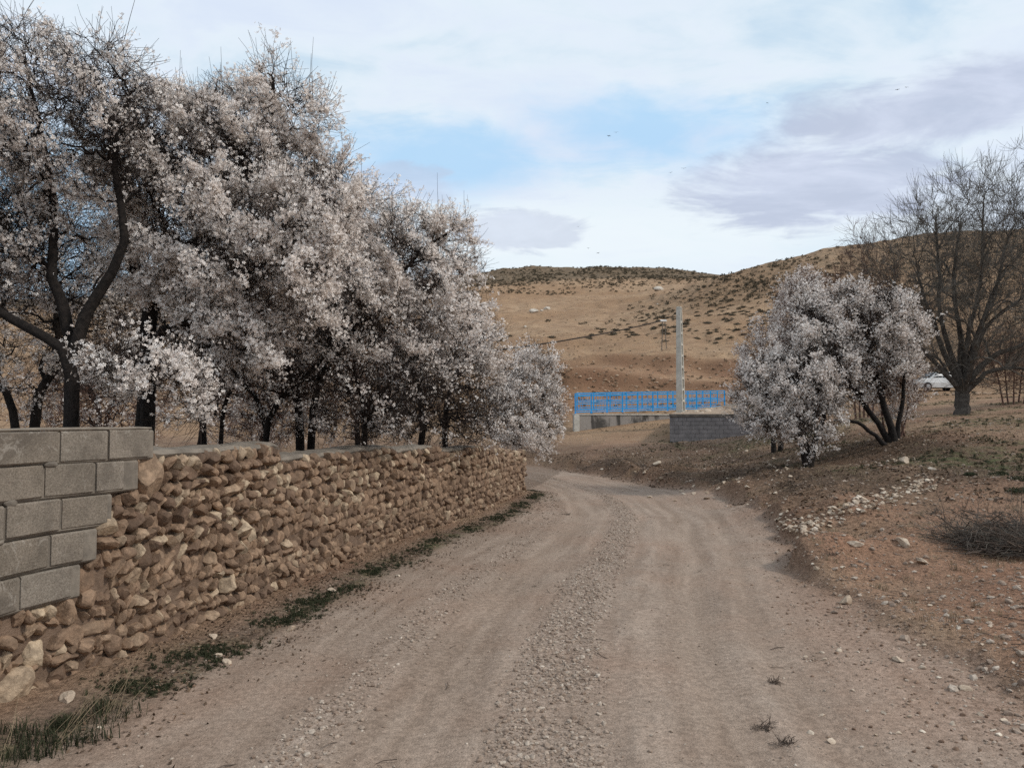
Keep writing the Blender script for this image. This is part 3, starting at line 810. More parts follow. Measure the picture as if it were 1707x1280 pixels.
# tilt>0 here turns the long axis; ordinary stones are upright ellipses leaning right
NP = 22
pool = []
for i in range(NP):
    V, F = rock(sg, 3, 10, 0.52, 0.88, 0.08)
    pool.append((V, F))
NT_ = 5
pool_me = {}
def pool_mesh(i, tn):
    q = min(int(tn * 8), 7)
    if (i, q) not in pool_me:
        V, F = pool[i]; me = np_mesh('stone', V, F, M_wallstone, False)
        add_attr(me, 'tint', np.full(len(V), (q + .5) / 8)); pool_me[(i, q)] = me
    return pool_me[(i, q)]
def stone_xf(st):
    s, z, a, b_, tl, dp, tn = st
    x, y, tx, ty = [float(v) for v in wall_at(s)]
    T = Vector((tx, ty, 0)); N_ = Vector((ty, -tx, 0)); U = Vector((0, 0, 1))
    c, sn = math.cos(tl), math.sin(tl)
    A1 = T * c + U * sn; A2 = U * c - T * sn
    out = 0.012 + (dp - 0.07) * 0.5 + random.uniform(-.022, .026) - .016 * max(0, min(1, (.75 - z) / .3))
    a *= 1.14; b_ *= 1.16
    Pc = Vector((x, y, z)) + N_ * (out - 0.02)
    M_ = Matrix((( A1.x * a, A2.x * b_, N_.x * dp, Pc.x), (A1.y * a, A2.y * b_, N_.y * dp, Pc.y), (A1.z * a, A2.z * b_, N_.z * dp, Pc.z), (0, 0, 0, 1)))
    return M_
def app(st):
    x, y, _, _ = wall_at(st[0])
    vis = y > 3.4
    return (st[2] * st[3]) / float(y) ** 2 if vis else 0
order = sorted(stones, key=app, reverse=True)
off = Matrix.Translation(-sw.location)
for st in order[:300]:
    o = mesh_obj('stone', pool_mesh(sg.integers(NP), st[6]), sw)
    mx_ = off @ stone_xf(st)
    l, q, sc_ = mx_.decompose(); o.location = l; o.rotation_mode = 'QUATERNION'; o.rotation_quaternion = q; o.scale = sc_
small = [rock(sg, 2, 8, 0.52, 0.88, 0.08) for _ in range(16)]
Vs, Fs, Ts, n0 = [], [], [], 0
for st in order[300:]:
    V, F = pool[sg.integers(NP)] if float(wall_at(st[0])[1]) < 6.5 else small[sg.integers(16)]
    Mx = np.array(off @ stone_xf(st))
    Vs.append(V @ Mx[:3, :3].T + Mx[:3, 3]); Fs.append(F + n0); Ts.append(np.full(len(V), st[6])); n0 += len(V)
me = np_mesh('small_stones', np.vstack(Vs), np.vstack(Fs), M_wallstone)
add_attr(me, 'tint', np.concatenate(Ts))
mesh_obj('small_stones', me, sw, kind='stuff')
# cement cap, one piece per level run
for (a, b_) in ((s_of_px(248), s_of_px(464)), (s_of_px(469), s_of_px(650)), (s_of_px(657), s_of_px(729)), (s_of_px(737), s_of_px(806))):
    nseg = max(4, int((b_ - a) / .12)); ss = np.linspace(a, b_, nseg + 1); x, y, tx, ty = wall_at(ss)
    V = []; F = []
    for i in range(nseg + 1):
        z = float(wall_top(min(max(ss[i], a + .03), b_ - .03))) - 0.012
        j = random.uniform(-.03, .012); z += random.uniform(-.010, .012); e = 0.025 if i in (0, nseg) else 0
        for o_, zz in ((-.37, z - .03), (.012 + j, z - .032 + j * .4), (.028 + j, z - .012), (.006 + j, z + .018 - e * .5), (-.16, z + .034 - e + j), (-.36, z + .02 - e)):
            V.append((x[i] + ty[i] * o_, y[i] - tx[i] * o_, zz))
    for i in range(nseg):
        for j in range(6): p, q = i * 6 + j, i * 6 + (j + 1) % 6; F.append((p, q, q + 6, p + 6))
    F += [tuple(range(6))[::-1], tuple(range(nseg * 6, nseg * 6 + 6))]
    me = bpy.data.meshes.new('cap'); me.from_pydata(local(V, sw), [], F); me.update(); me.materials.append(M_cap)
    mesh_obj('cap', me, sw)

# ------------------------------------------------------------------ TREES
def norm(v): return v / (np.linalg.norm(v, axis=-1, keepdims=True) + 1e-9)
def inside(p, env):
    o = np.zeros(p.shape[:-1], bool)
    for (c, r) in env: o |= (((p - np.array(c)) / np.array(r)) ** 2).sum(-1) < 1
    return o
def depth_in(p, env):
    o = np.full(p.shape[:-1], 9.0)
    for (c, r) in env: o = np.minimum(o, np.sqrt((((p - np.array(c)) / np.array(r)) ** 2).sum(-1)))
    return o
def grow(rg, start, dr, length, r0, r1, K, wig, up, env=None, slack=1.0):
    N = len(start); Pt = np.empty((N, K + 1, 3)); Pt[:, 0] = start; d = norm(dr)
    step = (length / K)[:, None]
    for k in range(K):
        d = norm(d + rg.normal(0, wig, (N, 3)) + np.array([0, 0, up]))
        Pt[:, k + 1] = Pt[:, k] + d * step
    if env is not None:
        ins = depth_in(Pt, env) < slack * rg.uniform(0.72, 1.2, (N, 1))
        ins[:, 0] = True
        first = np.where(ins.all(1), K, np.argmax(~ins, 1) - 1)
        frac = np.clip((first + 0.4) / K, 0.12, 1.0)
        frac = np.where(first >= K, 1.0, frac)
        Pt = Pt[:, :1] + (Pt - Pt[:, :1]) * frac[:, None, None]
    t = np.linspace(0, 1, K + 1)[None]
    Rd = r0[:, None] * (1 - t) + r1[:, None] * t
    return Pt, Rd
from mathutils.kdtree import KDTree
def sprout(rg, Pt, Rd, nper, tmin, amin, amax):
    """side shoots, shared out in proportion to the length of the parent"""
    N, K1, _ = Pt.shape
    plen = np.linalg.norm(np.diff(Pt, axis=1), axis=2).sum(1)
    par = rg.choice(N, N * nper, p=plen / plen.sum())
    t = rg.uniform(tmin, 0.99, len(par)) * (K1 - 1)
    i = np.minimum(t.astype(int), K1 - 2); f = (t - i)[:, None]
    a = Pt[par, i]; b = Pt[par, i + 1]
    pos = a + (b - a) * f; d = norm(b - a)
    rad = Rd[par, i] * (1 - f[:, 0]) + Rd[par, i + 1] * f[:, 0]
    perp = norm(np.cross(d, norm(rg.normal(size=d.shape))))
    ang = np.radians(rg.uniform(amin, amax, len(d)))[:, None]
    return pos, d * np.cos(ang) + perp * np.sin(ang), rad, plen[par], t / (K1 - 1)
def sample_env(rg, env, k, rmax=1.0):
    vol = np.array([r[0] * r[1] * r[2] for c, r in env]) ** .9; out = []
    e = rg.choice(len(env), k * 2, p=vol / vol.sum())
    v = norm(rg.normal(size=(k * 2, 3))) * (rg.random((k * 2, 1)) ** (1 / 2.6)) * rmax * rg.uniform(.78, 1.22, (k * 2, 1))
    c = np.array([env[i][0] for i in e]); r = np.array([env[i][1] for i in e])
    return (c + v * r)[:k]
def attach(rg, Pt, Rd, tg, K, upw, bend, droop, wig, rk=.62, rl=.035, rmin=.003, tskip=1, cosw=.7):
    """every target point is joined by a curved branch to a near, well aligned point of the parents"""
    N, K1, _ = Pt.shape
    nodes = Pt[:, tskip:].reshape(-1, 3); rad = Rd[:, tskip:].reshape(-1)
    T = np.empty_like(Pt); T[:, 1:] = Pt[:, 1:] - Pt[:, :-1]; T[:, 0] = T[:, 1]; tn = norm(T)[:, tskip:].reshape(-1, 3)
    kd = KDTree(len(nodes))
    for i, p_ in enumerate(nodes): kd.insert(p_, i)
    kd.balance(); best = np.empty(len(tg), int)
    for j, q_ in enumerate(tg):
        c_ = kd.find_n(q_, 14); ids = np.array([x[1] for x in c_]); ds = np.array([x[2] for x in c_]) + 1e-3
        dv = (q_ - nodes[ids]) / ds[:, None]; cs = (dv * tn[ids]).sum(1)
        cost = ds * (1.0 + cosw * (1 - cs)) + upw * np.maximum(nodes[ids, 2] - q_[2], 0)
        best[j] = ids[np.argmin(cost)]
    st = nodes[best]; td = tn[best]; L = np.linalg.norm(tg - st, axis=1)
    ok = L > .06; st, td, L, tg, best = st[ok], td[ok], L[ok], tg[ok], best[ok]
    c1 = st + norm(td + rg.normal(0, .35, td.shape)) * (L * bend)[:, None]
    c2 = tg - norm(norm(tg - st) + np.array([0, 0, droop]) + rg.normal(0, .25, td.shape)) * (L * .33)[:, None]
    t = np.linspace(0, 1, K + 1)[None, :, None]
    B = (1 - t) ** 3 * st[:, None] + 3 * (1 - t) ** 2 * t * c1[:, None] + 3 * (1 - t) * t * t * c2[:, None] + t ** 3 * tg[:, None]
    B[:, 1:-1] += rg.normal(0, 1, B[:, 1:-1].shape) * (L * wig)[:, None, None]
    r0 = np.clip(np.minimum(rad[best] * rk, L * rl + rmin), rmin, None); r1 = np.maximum(r0 * .35, rmin * .6)
    tt = np.linspace(0, 1, K + 1)[None]
    return B, r0[:, None] * (1 - tt) + r1[:, None] * tt

def flower_cluster(rg, nf=3):
    V = []; F = []
    for k in range(nf):
        c = rg.normal(0, 1.15, 3) if nf > 1 else np.zeros(3)
        ax = norm(rg.normal(size=3) + norm(c) * .8); u = norm(np.cross(ax, rg.normal(size=3))); v = np.cross(ax, u)
        for j in range(5):
            a = j * 2 * math.pi / 5 + rg.uniform(-.1, .1); q = 0.46
            d0 = u * math.cos(a) + v * math.sin(a); d1 = u * math.cos(a - q) + v * math.sin(a - q); d2 = u * math.cos(a + q) + v * math.sin(a + q)
            n0 = len(V)
            V += [c + d0 * .12, c + d1 * 0.66 + ax * .12, c + d0 * 1.0 + ax * .30, c + d2 * 0.66 + ax * .12]
            F.append((n0, n0 + 1, n0 + 2, n0 + 3))
    return np.array(V), np.array(F)
fg = np.random.default_rng(3)
FLOWERS = [flower_cluster(fg, 2 + i % 3) for i in range(8)]
FL_T = [0.15, 0.35, 0.5, 0.6, 0.75, 0.85, 0.95, 1.0]

def make_tree(name, base, trunks, env, seed, label, cat='tree', counts=(5, 6, 6, 6), lens=(.55, .5, .45, .5), bl=None, bl_size=0.034, bl_clump=0.0,
              bark=M_bark, twigm=M_twig, up=(0.05, 0.05, 0.04, 0.05), ang=(25, 60), twig_r=0.0028, group=None, wig=0.2, tmin=0.3, shoots=0, twlen=(.2, .5), zmin=None, bl_t=0.0, mat=M_blossom, dens=(40, 260, 1500), upw=.6, droop=.15, aw=1.0, bend=1.0):
    """trunks: list of (polyline of world points, r0, r1)"""
    rg = np.random.default_rng(seed)
    bx_, by_ = base
    bz = float(height(np.array([bx_]), np.array([by_]))[0]) - 0.03
    root = empty(name, (bx_, by_, bz), label=label, category=cat, group=group)
    O = np.array([bx_, by_, bz])
    woods = []; K0 = 10
    PT0 = []; RD0 = []
    for poly, r0, r1 in trunks:
        pl = catmull([tuple(p) for p in poly], 6)
        t = np.linspace(0, len(pl) - 1, K0 + 1); i = np.minimum(t.astype(int), len(pl) - 2); f = (t - i)[:, None]
        q = pl[i] * (1 - f) + pl[i + 1] * f
        q[1:-1] += rg.normal(0, min(r0 * 0.25, .02), q[1:-1].shape)
        PT0.append(q); tt = np.linspace(0, 1, K0 + 1); rr = r0 * (1 - tt) + r1 * tt; rr[0] *= 1.22; rr[1] *= 1.06; RD0.append(rr)
    P0, R0 = np.array(PT0), np.array(RD0)
    woods.append(tubes(P0, R0, 9))
    n1, n2, n3 = dens
    P1, R1 = attach(rg, P0, R0, sample_env(rg, env, n1, .92), 9, upw, .4 * bend, droop, .035 * aw, .52, .021, .007, 3)
    woods.append(tubes(P1, R1, 6))
    PA = np.concatenate([P1, P0[:, 1:]]) if P0.shape[1] - 1 == P1.shape[1] else P1; RA = np.concatenate([R1, R0[:, 1:]]) if P0.shape[1] - 1 == P1.shape[1] else R1
    P2, R2 = attach(rg, PA, RA, sample_env(rg, env, n2, .98), 6, upw, .38 * bend, droop, .04 * aw, .6, .022, max(.004, twig_r * 1.3), 2)
    brs = [tubes(P2, R2, 4)]
    P3, R3 = attach(rg, P2, R2, sample_env(rg, env, n3, 1.05), 5, upw, .35 * bend, droop, .05 * aw, .55, .012, twig_r, 1)
    brs.append(tubes(P3, R3, 3))
    pos, nd, rad, pl, tt = sprout(rg, P3, R3, counts[3], .05, *ang)
    L4 = rg.uniform(twlen[0], twlen[1], len(pos)) * np.clip(1.35 - .55 * depth_in(pos, env), .5, 1)
    P4, R4 = grow(rg, pos, nd, L4, np.maximum(np.minimum(rad * .7, twig_r * 1.1), twig_r * .8), np.full(len(pos), twig_r * .5), 3, wig * .6, up[3])
    brs.append(tubes(P4, R4, 3))
    if shoots:
        ii = rg.choice(len(P3), shoots); st = P3[ii, -1]
        dd = np.stack([rg.normal(0, .16, shoots), rg.normal(0, .16, shoots), np.ones(shoots)], 1)
        m_ = depth_in(st, env) > 0.75; st = st[m_]; dd = dd[m_]
        P5, R5 = grow(rg, st, dd, rg.uniform(.25, .75, len(st)), np.full(len(st), twig_r * 1.3), np.full(len(st), twig_r * .5), 3, .05, .05)
        brs.append(tubes(P5, R5, 3))
    V, F = join_np(woods); mesh_obj('trunk', np_mesh('trunk', V - O, F, bark, True), root)
    V, F = join_np(brs); mesh_obj('twigs', np_mesh('twigs', V - O, F, twigm, False), root, kind='stuff')
    if bl:
        # blossoms sit along the outer twigs, in clumps
        cand = []
        for Pp, wgt in ((P4, 1.0), (P3, 1.0)):
            Np, K1, _ = Pp.shape
            fl = rg.random(Np); fl = np.where(fl < .42, 1.0, .06); k = int(bl * wgt * 2.4)
            i = rg.choice(Np, k, p=fl / fl.sum()); t = rg.uniform(bl_t, 1.0, k) * (K1 - 1); j = np.minimum(t.astype(int), K1 - 2); f = (t - j)[:, None]
            cand.append(Pp[i, j] * (1 - f) + Pp[i, j + 1] * f)
        c = np.vstack(cand)
        w = np.clip((depth_in(c, env) - .35) / .55, 0.04, 1)
        cl = fbm(c[:, 0] + c[:, 2] * .7, c[:, 1] * .9 + c[:, 2], 0.5, 3) - .05
        w = w * np.clip(.75 + bl_clump * cl * 4, 0.03, 1.6)
        if zmin is not None: w = w * np.clip((c[:, 2] - zmin) / .9 + .3, .06, 1)
        c = c[rg.random(len(c)) < w]
        if len(c) > bl: c = c[rg.choice(len(c), bl, replace=False)]
        c = c + rg.normal(0, bl_size * .25, c.shape)
        scatter('blossoms', c - O, rand_rot(len(c)), bl_size * .56 * rg.uniform(.7, 1.2, len(c)), FLOWERS, mat, root, FL_T)
    return root

def gz(x, y): return float(height(np.array([x], float), np.array([y], float))[0])
def trunk_px(pts, Y, r0, r1, dY=0.0):
    """a trunk traced at its own distance: list of (px,py); the foot goes to the ground"""
    out = []
    for i, (px, py) in enumerate(pts):
        out.append(tuple(P(px, py, Y + dY * i)))
    b = out[0]; out[0] = (b[0], b[1], gz(b[0], b[1]) - .05)
    return (out, r0, r1)
def EV(px, py, Y, rpx, rpy, ry=None):
    c = P(px, py, Y); rx = rpx * Y / FPX; rz = rpy * Y / FPX
    return (tuple(c), (rx, ry or max(rx, rz) * .8, rz))
def first_xy(tr): return (tr[0][0][0], tr[0][0][1])

# the big tree cluster behind the wall
T = [trunk_px([(118, 760), (122, 600), (160, 500), (205, 400), (195, 280), (215, 170)], 6.6, .070, .015, .05), trunk_px([(112, 760), (120, 640), (70, 560), (-30, 500), (-90, 380), (-80, 240)], 6.6, .058, .018, -.05), trunk_px([(116, 700), (120, 580), (85, 460), (90, 340), (60, 200), (40, 90)], 6.7, .065, .012, .06)]
make_tree('almond_tree', first_xy(T[0]), T, [EV(90, 200, 6.8, 170, 130), EV(40, 110, 6.8, 110, 80), EV(150, 90, 6.8, 60, 55), EV(190, 230, 6.8, 80, 110), EV(-120, 300, 6.8, 160, 230), EV(40, 420, 7.0, 120, 90), EV(200, 140, 6.8, 55, 60)], 11,
          'tallest blossoming almond tree behind the grey block wall, dark forked trunk', counts=(7, 6, 6, 6), bl=14500, bl_clump=1.0, shoots=160, zmin=2.3, bl_size=.030, twlen=(.15, .42), lens=(.7, .55, .5, .5), dens=(46, 320, 1900), droop=.35)
T = [trunk_px([(240, 760), (243, 620), (248, 500), (215, 400), (205, 300), (250, 190)], 7.8, .088, .015), trunk_px([(238, 700), (250, 520), (330, 400), (410, 300), (450, 210), (455, 130)], 7.8, .075, .012, -.05),
     trunk_px([(240, 740), (243, 600), (310, 540), (390, 480), (480, 400), (530, 330)], 7.7, .06, .014, -.07)]
make_tree('almond_tree', first_xy(T[0]), T, [EV(340, 340, 7.6, 160, 165), EV(410, 235, 7.6, 90, 95), EV(455, 140, 7.6, 42, 55), EV(500, 190, 7.6, 62, 50), EV(270, 235, 7.6, 90, 85), EV(345, 190, 7.6, 60, 50), EV(240, 150, 7.4, 45, 40), EV(440, 420, 7.2, 150, 140), EV(515, 285, 7.8, 80, 60), EV(555, 350, 7.6, 65, 60), EV(400, 560, 7.2, 85, 75), EV(220, 620, 6.3, 90, 50), EV(305, 655, 6.3, 55, 75)], 12,
          'broad blossoming almond tree rising over the end of the block wall, thick with pale flowers', counts=(8, 7, 6, 6), bl=44000, bl_clump=1.0, shoots=120, bl_size=.031, zmin=1.7, lens=(.6, .5, .45, .5), twlen=(.15, .4), dens=(60, 400, 2500), droop=.1)
T = [trunk_px([(500, 790), (498, 690), (470, 600), (420, 520), (400, 440), (450, 390)], 9.5, .058, .02), trunk_px([(515, 790), (520, 680), (560, 590), (630, 500), (690, 430), (745, 390)], 9.6, .052, .015, .04),
     trunk_px([(430, 790), (445, 700), (500, 640), (560, 560), (590, 440), (600, 350)], 9.3, .042, .014, .04), trunk_px([(330, 790), (335, 710), (372, 640), (400, 560), (420, 480)], 9.4, .034, .012), trunk_px([(455, 790), (440, 700), (405, 640), (365, 590)], 9.6, .036, .012), trunk_px([(610, 790), (606, 690), (590, 610), (600, 540)], 9.7, .036, .012)]
make_tree('almond_tree', first_xy(T[0]), T, [EV(620, 430, 9.6, 150, 105), EV(560, 365, 9.6, 60, 70), EV(520, 520, 9.2, 160, 110), EV(690, 395, 9.8, 55, 55), EV(750, 400, 9.8, 45, 50), EV(660, 560, 9.4, 135, 115), EV(745, 480, 9.8, 62, 66), EV(610, 330, 9.6, 40, 38), EV(600, 650, 9.2, 150, 85), EV(470, 640, 9.2, 90, 80)], 13,
          'wide blossoming almond tree with twin dark trunks behind the middle of the stone wall', counts=(9, 7, 6, 6), bl=34000, bl_clump=1.0, shoots=90, bl_size=.0325, zmin=2.45, lens=(.6, .5, .45, .5), twlen=(.15, .42), dens=(60, 400, 2500), droop=.1)
T = [trunk_px([(700, 780), (705, 700), (690, 620), (690, 560)], 12.2, .06, .03), trunk_px([(745, 780), (742, 700), (760, 620), (800, 570)], 12.4, .05, .025)]
make_tree('almond_tree', first_xy(T[0]), T, [EV(740, 645, 12.2, 100, 112), EV(765, 570, 12.2, 70, 80), EV(805, 645, 12.6, 48, 90), EV(700, 690, 11.8, 100, 55), EV(790, 705, 12.2, 60, 48)], 14,
          'lower blossoming almond tree crowding the stone wall just before its far end', counts=(8, 6, 6, 4), bl=10500, bl_clump=.9, shoots=50, bl_size=.033, zmin=2.3, lens=(.7, .5, .5, .5), wig=.22, dens=(36, 260, 1500))
T = [trunk_px([(862, 770), (862, 720), (850, 670), (870, 620)], 19.5, .06, .03), trunk_px([(868, 770), (870, 710), (905, 660), (915, 620)], 19.5, .05, .025)]
make_tree('almond_tree', first_xy(T[0]), T, [EV(882, 665, 19.5, 52, 85), EV(850, 690, 18.6, 52, 62), EV(912, 690, 19.5, 32, 62), EV(860, 715, 18.4, 50, 38), EV(895, 620, 19.5, 40, 42)], 15,
          'small pinkish blossoming almond tree at the bend past the end of the stone wall', counts=(8, 6, 6, 4), bl=12000, bl_clump=.6, shoots=50, bl_size=.039, lens=(.7, .5, .5, .5), twig_r=.004, dens=(30, 200, 1000))
# slender trunks and back row
T = [trunk_px([(343, 790), (338, 700), (350, 640), (330, 560)], 10.2, .05, .025), trunk_px([(372, 790), (368, 720), (385, 650), (440, 580)], 10.3, .035, .02)]
make_tree('almond_tree', first_xy(T[0]), T, [EV(350, 560, 10.3, 120, 110), EV(250, 520, 10.6, 110, 110)], 16,
          'slender almond tree with thin paired stems between the two big blossoming trees', counts=(6, 6, 6, 5), bl=9000, bl_clump=.8, bl_size=.03, lens=(.7, .5, .5, .5), zmin=2.0, dens=(26, 160, 900))
T = [trunk_px([(70, 780), (62, 690), (95, 600), (90, 480)], 9.2, .07, .03), trunk_px([(50, 780), (20, 680), (-40, 610)], 9.0, .06, .03)]
make_tree('almond_tree', first_xy(T[0]), T, [EV(50, 500, 9.4, 190, 190), EV(150, 430, 9.6, 120, 120)], 17,
          'dark almost bare almond tree at the left edge behind the block wall', counts=(7, 6, 6, 5), bl=5000, bl_clump=1, bl_size=.028, lens=(.75, .55, .5, .5), wig=.26, dens=(36, 240, 1300), droop=.3)
for k, (px, Y, rx, ry_, top, sd_, lab) in enumerate([(600, 16, 120, 105, 520, 31, 'dusky pink flowering almond tree in the second row, seen between trunks behind the stone wall'),
                                                 (440, 15, 120, 90, 560, 32, 'half hidden almond tree with reddish twigs in the second row behind the stone wall'),
                                                 (170, 16, 130, 85, 575, 33, 'thin reddish twigged almond tree low behind the block wall')]):
    T = [trunk_px([(px - 8, 760), (px - 5, 690), (px - 30, 630)], Y, .07, .03), trunk_px([(px + 6, 760), (px + 8, 700), (px + 40, 630)], Y, .06, .03)]
    make_tree('almond_tree', first_xy(T[0]), T, [EV(px, top + ry_, Y, rx, ry_)], sd_, lab, counts=(8, 6, 6, 5), bl=5500 if k < 2 else 2500, bl_clump=.6, bl_size=.036, twigm=M_redtwig, lens=(.7, .55, .5, .5), twig_r=.0045, dens=(30, 200, 900))

# right bank: blossoming trees
T = [trunk_px([(1348, 782), (1345, 745), (1310, 705), (1275, 670)], 17, .10, .04), trunk_px([(1350, 780), (1358, 745), (1372, 700), (1380, 640)], 17, .08, .035), trunk_px([(1345, 775), (1335, 735), (1340, 680), (1330, 620)], 16.8, .06, .03)]
make_tree('almond_tree', first_xy(T[0]), T, [EV(1325, 650, 16.8, 80, 75), EV(1262, 662, 16.8, 45, 42), EV(1285, 625, 16.8, 50, 35), EV(1365, 605, 16.8, 60, 75), EV(1345, 715, 16.2, 42, 42), EV(1290, 700, 16.5, 50, 30)], 41,
          'white blossoming almond tree leaning over the foot of the right bank, dark short trunk', counts=(9, 7, 6, 5), bl=19000, bl_clump=.9, bl_size=.042, lens=(.75, .5, .5, .5), twig_r=.004, shoots=110, dens=(44, 300, 1500))
T = [trunk_px([(1490, 742), (1478, 690), (1460, 620), (1435, 540)], 17.3, .09, .035), trunk_px([(1485, 742), (1445, 680), (1400, 610), (1370, 560)], 17.3, .07, .03), trunk_px([(1478, 740), (1430, 705), (1390, 700)], 17, .05, .025),
     trunk_px([(1495, 740), (1505, 660), (1515, 580)], 17.4, .06, .025)]
make_tree('almond_tree', first_xy(T[0]), T, [EV(1435, 560, 17.2, 90, 80), EV(1425, 510, 17.2, 50, 38), EV(1480, 515, 17.2, 48, 34), EV(1520, 548, 17.2, 40, 30), EV(1370, 545, 17.2, 55, 50), EV(1400, 620, 17.2, 75, 55), EV(1350, 500, 17.6, 34, 38), EV(1470, 600, 17.2, 60, 40)], 42,
          'white blossoming almond tree with a fan of leaning stems on top of the right bank', counts=(9, 7, 6, 5), bl=14500, bl_clump=1.0, bl_size=.043, lens=(.6, .5, .5, .5), twig_r=.004, shoots=110, dens=(44, 320, 1700), droop=.3)
T = [trunk_px([(1290, 740), (1285, 690), (1270, 640)], 22, .07, .03), trunk_px([(1300, 740), (1310, 680), (1330, 600), (1345, 540)], 22, .07, .03)]
make_tree('almond_tree', first_xy(T[0]), T, [EV(1280, 600, 22, 48, 68), EV(1340, 520, 22, 48, 68)], 43,
          'greyer blossoming almond tree standing behind the two white ones on the right', counts=(8, 6, 6, 4), bl=9000, bl_clump=.5, bl_size=.046, lens=(.7, .5, .5, .5), twig_r=.005, shoots=60, twigm=M_redtwig, dens=(34, 220, 1100))
# twiggy stem thicket around the second tree's foot
T = [trunk_px([(1500, 742), (1512, 690), (1515, 630)], 18, .03, .012), trunk_px([(1480, 742), (1470, 690), (1475, 620)], 18, .03, .012), trunk_px([(1510, 745), (1500, 690), (1508, 650)], 18, .025, .012)]
make_tree('bare_bush', first_xy(T[0]), T, [EV(1490, 640, 18, 42, 62)], 44, 'thin reddish bare bush with few flowers at the foot of the fan stemmed almond tree', cat='bush', counts=(8, 6, 5, 4), bl=2500, bl_size=.034, bark=M_redtwig, twigm=M_redtwig, lens=(.7, .5, .5, .5), twig_r=.004, dens=(20, 120, 500), droop=.4)

# the bare walnut
T = [trunk_px([(1604, 700), (1605, 672), (1606, 650), (1606, 634)], 27, .25, .22), trunk_px([(1606, 650), (1640, 605), (1690, 580), (1740, 560)], 27, .20, .08), trunk_px([(1603, 650), (1580, 600), (1550, 520), (1530, 460)], 27, .19, .07),
     trunk_px([(1606, 640), (1625, 570), (1660, 480), (1680, 400)], 27, .19, .06), trunk_px([(1606, 645), (1600, 560), (1590, 470), (1600, 380)], 27.3, .17, .06), trunk_px([(1600, 655), (1570, 615), (1520, 560), (1490, 480)], 26.8, .15, .06),
     trunk_px([(1608, 650), (1650, 620), (1720, 610), (1790, 600)], 26.6, .14, .06), trunk_px([(1606, 648), (1620, 600), (1650, 540), (1740, 470)], 26.3, .15, .06), trunk_px([(1606, 640), (1612, 560), (1635, 470), (1640, 340)], 27, .15, .05), trunk_px([(1604, 640), (1570, 540), (1565, 450), (1560, 370)], 27.2, .15, .05)]
for i in range(1, len(T)):
    f = T[i][0]; f[0] = tuple(P(1603 + i * .6, 656, 27)); T[i] = (f, T[i][1] * .66, T[i][2] * .55)
make_tree('walnut_tree', first_xy(T[0]), T, [EV(1610, 480, 27, 165, 170), EV(1690, 420, 27, 170, 150), EV(1545, 400, 27, 75, 95), EV(1620, 350, 27, 60, 60), EV(1480, 440, 27, 50, 60)], 51,
          'large bare walnut tree with thick trunk and upswept grey branches on the right terrace', counts=(6, 7, 7, 6), up=(.12, .14, .14, .30), ang=(18, 45), bark=M_greybark, twigm=M_greytwig, lens=(.6, .55, .55, .5), twig_r=.006, wig=.13, twlen=(.35, 1.0), shoots=260, tmin=.2, dens=(80, 480, 2300), upw=5.0, droop=-1.1, aw=.45, bend=.9)
for px, py, Y, rx, ry_, sd_, lab in [(1440, 520, 30, 58, 130, 52, 'reddish bare sapling thicket rising behind the white almond trees'), (1690, 600, 34, 75, 55, 53, 'reddish bare bush behind the walnut trunk at the right edge'), (1560, 585, 66, 80, 42, 54, 'brown bare bush behind the parked car')]:
    T = []
    for j in range(5):
        q = (j - 2) * rx * .28
        T.append(trunk_px([(px + q * .4, 690), (px + q * .7, py + ry_ * .35), (px + q * 1.2, py - ry_ * .1)], Y + (j % 2) * .5, .035, .014))
    make_tree('bare_bush', first_xy(T[0]), T, [EV(px, py, Y, rx, ry_)], sd_, lab, cat='bush', counts=(7, 6, 5, 4), up=(.12, .12, .12, .14), ang=(15, 40), bark=M_redtwig, twigm=M_redtwig if sd_ != 54 else M_greytwig, lens=(.6, .5, .5, .5), twig_r=.006, wig=.13, twlen=(.3, .9), shoots=160, tmin=.2, dens=(30, 220, 900), upw=4.0, droop=-1.0, aw=.5)

# ------------------------------------------------------------------ ground under a point of the photograph
def G(px, py, y0=2.2, y1=330):
    px = np.atleast_1d(np.asarray(px, float)); py = np.atleast_1d(np.asarray(py, float))
    Ys = np.geomspace(y0, y1, 260)
    u = (px - W0 / 2) / FPX; v = (H0 / 2 - py) / FPX; c, s_ = math.cos(PITCH), math.sin(PITCH)
    k = Ys[None] / (c - v[:, None] * s_)
    X = u[:, None] * k; Z = CAM_Z + (s_ + v[:, None] * c) * k; YY = np.broadcast_to(Ys[None], X.shape)
    hgt = height(X.ravel(), YY.ravel().copy()).reshape(X.shape)
    under = Z < hgt
    i = np.argmax(under, 1); i = np.where(under.any(1), np.maximum(i, 1), len(Ys) - 1)
    r = np.arange(len(px)); d0 = (Z - hgt)[r, i - 1]; d1 = (Z - hgt)[r, i]
    t = np.clip(d0 / (d0 - d1 + 1e-9), 0, 1)
    x = X[r, i - 1] * (1 - t) + X[r, i] * t; y = Ys[i - 1] * (1 - t) + Ys[i] * t
    return np.stack([x, y, height(x, y)], 1), under.any(1)

